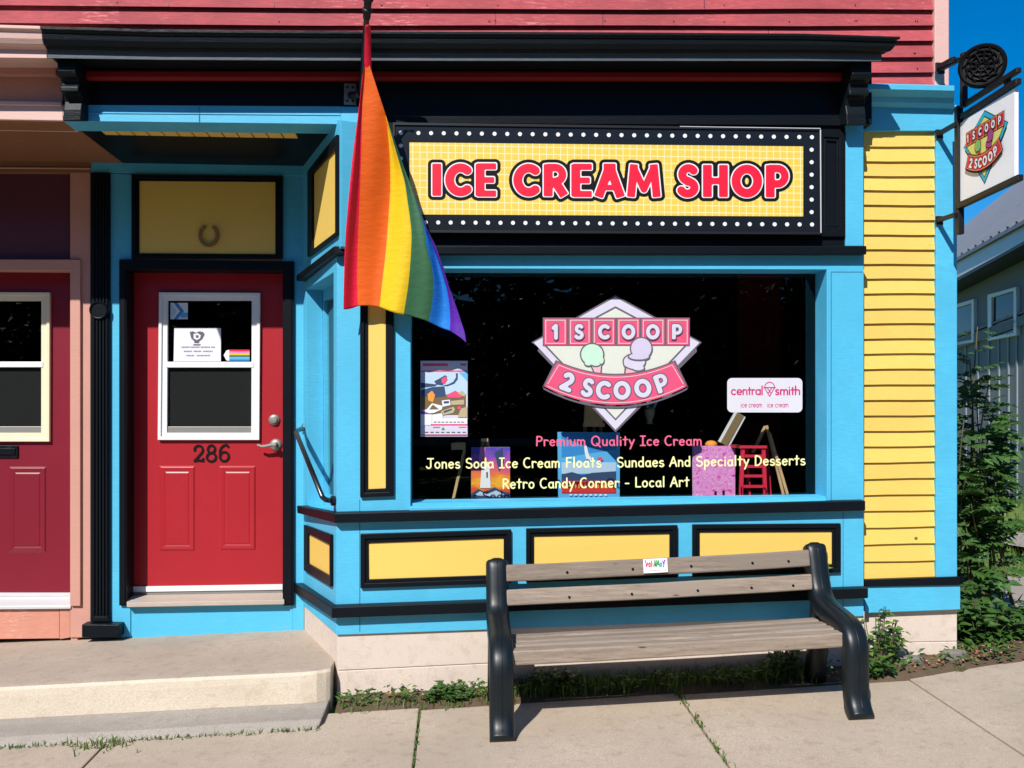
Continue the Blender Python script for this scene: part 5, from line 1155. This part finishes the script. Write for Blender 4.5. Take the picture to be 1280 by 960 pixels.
def low_plant(name, label, px, py, Y, n, spread, hmax, mat, cat, ls=.06, group=None, seed=1):
    r_ = random.Random(seed); b_ = P(px, py, Y); b_.z = gz(b_.x, Y) - .005
    t = thing(name, label, cat, b_, group); lf, sm = MB(), MB()
    for i in range(n):
        a = r_.uniform(0, 6.28); rr = spread * math.sqrt(r_.random()); tip = b_ + Vector((math.cos(a) * rr, math.sin(a) * rr * .45, hmax * (1 - .55 * (rr / spread) ** 2) * r_.uniform(.55, 1)))
        root = b_ + Vector((math.cos(a) * rr * .4, math.sin(a) * rr * .2, 0)); sm.tube([root, root.lerp(tip, .5) + Vector((0, 0, .02)), tip], .0025, 'stem', 5, False)
        for j in range(6):
            f_ = r_.uniform(.35, 1); p_ = root.lerp(tip, f_); a2 = r_.uniform(0, 6.28)
            lf.leaf(p_, (math.cos(a2), math.sin(a2), r_.uniform(-.1, .5)), (r_.uniform(-.3, .3), r_.uniform(-.6, 0), 1), ls * r_.uniform(.7, 1.3), ls * .62, mat if r_.random() < .75 else 'leaf_dark')
    sm.build('stem', t); lf.build('foliage', t, fix=False)
low_plant('shrub', 'broad leaved green groundcover clump at the foot of the shop corner', 1228, 800, .34, 80, .27, .30, 'leaf_mid', 'plant', .085, seed=2)
low_plant('shrub', 'second leafy clump by the path at the right edge, behind the corner clump', 1292, 795, .70, 40, .20, .16, 'leaf_mid', 'plant', .07, seed=3)
low_plant('weed', 'leggy pale green weed climbing the foundation beside the right bench end', 1096, 835, -.02, 26, .17, .42, 'leaf_lime', 'weed', .055, 'weeds along the wall', 4)
low_plant('weed', 'low green weed at the foot of the right bench leg', 1092, 860, -.14, 22, .09, .15, 'leaf_mid', 'weed', .05, 'weeds along the wall', 5)
low_plant('weed', 'small weed peeping over the bench back in front of the yellow apron panel', 1028, 860, -.03, 9, .07, .76, 'leaf_lime', 'weed', .035, 'weeds along the wall', 6)
low_plant('weed', 'dark leafy weed under the right half of the bench', 975, 860, -.07, 26, .13, .22, 'leaf_mid', 'weed', .05, 'weeds along the wall', 8)
low_plant('weed', 'pale vine sprig with small leaves rising behind the bench seat', 985, 860, -.04, 8, .14, .38, 'leaf_lime', 'weed', .032, 'weeds along the wall', 9)
low_plant('weed', 'clump of short weeds on the dirt left of the bench', 560, 885, -.08, 34, .17, .10, 'leaf_mid', 'weed', .045, 'weeds along the wall', 10)
low_plant('weed', 'bigger leafy weed under the left half of the bench', 690, 870, -.06, 26, .16, .16, 'leaf_mid', 'weed', .05, 'weeds along the wall', 12)
def blade(mb, p, h, r_, mat='grass_blade', w_=.004):
    a = r_.uniform(0, 6.28); d = Vector((math.cos(a), math.sin(a), 0)); s_ = Vector((-d.y, d.x, 0)) * w_; b = r_.uniform(.2, .8)
    m1, t_ = p + d * h * b * .35 + Vector((0, 0, h * .6)), p + d * h * b + Vector((0, 0, h * .9))
    mb.add([p - s_, p + s_, m1 + s_ * .8, m1 - s_ * .8, t_], [[0, 1, 2, 3], [3, 2, 4]], mat)
gr = MB(); r_ = random.Random(5)
def strip_grass(x0, x1, n, yf, h0, h1, wy=.05):
    for _ in range(n):
        x = r_.uniform(x0, x1); y = yf(x) + r_.gauss(0, wy); blade(gr, Vector((x, y, gz(x, y) - .004)), r_.uniform(h0, h1), r_, w_=r_.uniform(.002, .004))
strip_grass(-.6, .3, 700, lambda x: -.09, .015, .06); strip_grass(.2, 1.9, 2600, lambda x: -.05, .03, .12, .05); strip_grass(1.9, 2.75, 240, lambda x: -.03, .01, .035, .04)
strip_grass(-2.6, -.66, 420, lambda x: -.395 - .0 * x, .012, .04, .010)
for _ in range(70):
    x = -1.66 + r_.gauss(0, .07); y = -.41 - abs(r_.gauss(0, .05)); blade(gr, Vector((x, y, gz(x, y) - .003)), r_.uniform(.02, .06), r_)
for jx, n, dens in ((1.135, 160, 1), (-.19, 140, 0)):
    for _ in range(n):
        y = r_.uniform(-1.2, -.16)
        if dens and math.sin(y * 21 + 1) < .2 and r_.random() < .8: continue
        x = jx + r_.gauss(0, .010 if dens else .005); blade(gr, Vector((x, y, gz(x, y) - .006)), r_.uniform(.01, .045) if dens else r_.uniform(.008, .02), r_)
for _ in range(1500):
    x = r_.uniform(-.62, 2.74) if r_.random() < .8 else r_.uniform(2.6, 3.3); y = r_.uniform(-.15, .01) if x < 2.4 else r_.uniform(-.05, .25); a = r_.uniform(0, 6.28)
    if math.sin(x * 9) + math.sin(x * 23 + 1) < -.2 and r_.random() < .75: continue
    gr.leaf(Vector((x, y, gz(x, y) + r_.uniform(.02, .07))), (math.cos(a), math.sin(a), r_.uniform(-.1, .7)), (r_.uniform(-.4, .4), r_.uniform(-.7, 0), 1), r_.uniform(.02, .05), r_.uniform(.010, .022), 'leaf_mid' if r_.random() < .7 else 'leaf_lime')
tag(gr.build('grass_tufts', fix=False), 'short grass growing in the pavement joints and along the foundation', 'grass', kind='stuff')
lw = MB()
for _ in range(9000):
    x = r_.uniform(2.85, 13); y = r_.uniform(.25, 9) if r_.random() < .5 else r_.uniform(1, 6)
    blade(lw, Vector((x, y, gz(x, y) - .03)), r_.uniform(.06, .16), r_, w_=.008)
tag(lw.build('lawn_grass', fix=False), 'rough grass of the yard right of the shop', 'grass', kind='stuff')
# loose stones and dry leaves on the soil by the corner
for i, (px, py, Y, a, b, lab) in enumerate(((1140, 836, .03, .075, .035, 'flat grey stone lying on the soil nearest the bench'), (1192, 822, .06, .075, .045, 'grey stone block at the very corner of the foundation'))):
    c = P(px, py, Y); c.z = gz(c.x, Y) + .02; m = MB(); secs = []
    for z, s_ in ((-.02, .85), (0, 1), (b * .7, .95), (b, .7)):
        secs.append([c + Vector((a * s_ * math.cos(t_) * (1 + .15 * math.sin(3 * t_ + i)), a * .5 * s_ * math.sin(t_), z)) for t_ in [2 * math.pi * j / 10 for j in range(10)]])
    m.loft(secs, 'stone'); tag(m.build('stone', bevel=.004), lab, 'stone')
dl = MB()
for _ in range(220):
    x = r_.uniform(2.4, 3.4) if r_.random() < .6 else r_.uniform(-.6, 2.4); y = r_.uniform(-.14, .03) + max(0, x - 2.37) * .30; a = r_.uniform(0, 6.28)
    dl.leaf(Vector((x, y, gz(x, y) + .03)), (math.cos(a), math.sin(a), .1), (r_.uniform(-.3, .3), r_.uniform(-.3, .3), 1), r_.uniform(.015, .045), .018, 'horseshoe_metal' if r_.random() < .6 else 'salmon_worn')
tag(dl.build('leaf_litter', fix=False), 'dry brown leaf litter on the soil along the wall', 'leaves', kind='stuff')
# wood across the street (seen as the dark reflection in the shop window)
wv = MB(); r_ = random.Random(21)
for i in range(40):
    cx = -32 + 1.7 * i + r_.uniform(-.6, .6); cy = -18.5 - (i % 3) * 2.6 - r_.uniform(0, 1); top = r_.uniform(8, 12)
    wv.tube([Vector((cx, cy, -.3)), Vector((cx + .2, cy, top * .6))], [.22, .1], 'bark', 7)
    for _ in range(1500):
        z = r_.uniform(.25, top); rad = 2.1 * math.sin(math.pi * min(1, .30 + .68 * z / top)) ** .5; a = r_.uniform(0, 6.28); q_ = rad * math.sqrt(r_.random())
        wv.leaf(Vector((cx + q_ * math.cos(a), cy + q_ * math.sin(a), z)), (r_.uniform(-1, 1), r_.uniform(-1, 1), r_.uniform(-.6, .6)), (r_.uniform(-1, 1), r_.uniform(-1, 1), 1), .38, .28, 'leaf_far')
hx_ = [-60 + 2.0 * i for i in range(66)]
hb = []
for x in hx_:
    h_ = 5.0 + 1.6 * math.sin(x * .9) + 1.0 * math.sin(x * 2.3 + 1) + (2.5 if x > 3 or x < -4 else -.2)
    hb += [Vector((x, -27.5 + r_.uniform(-.4, .4), z * h_)) for z in (-.06, .35, .7, 1.0)]
wv.add(hb, [[i * 4 + q, i * 4 + q + 1, (i + 1) * 4 + q + 1, (i + 1) * 4 + q] for i in range(len(hx_) - 1) for q in range(3)], 'leaf_far')  # added unseen backdrop sheet, closes sky gaps to keep the window reflection dark
tag(wv.build('woods', fix=False), 'dark leafy wood across the street with an added dark sheet behind, reflected in the shop window', 'woods', kind='stuff')
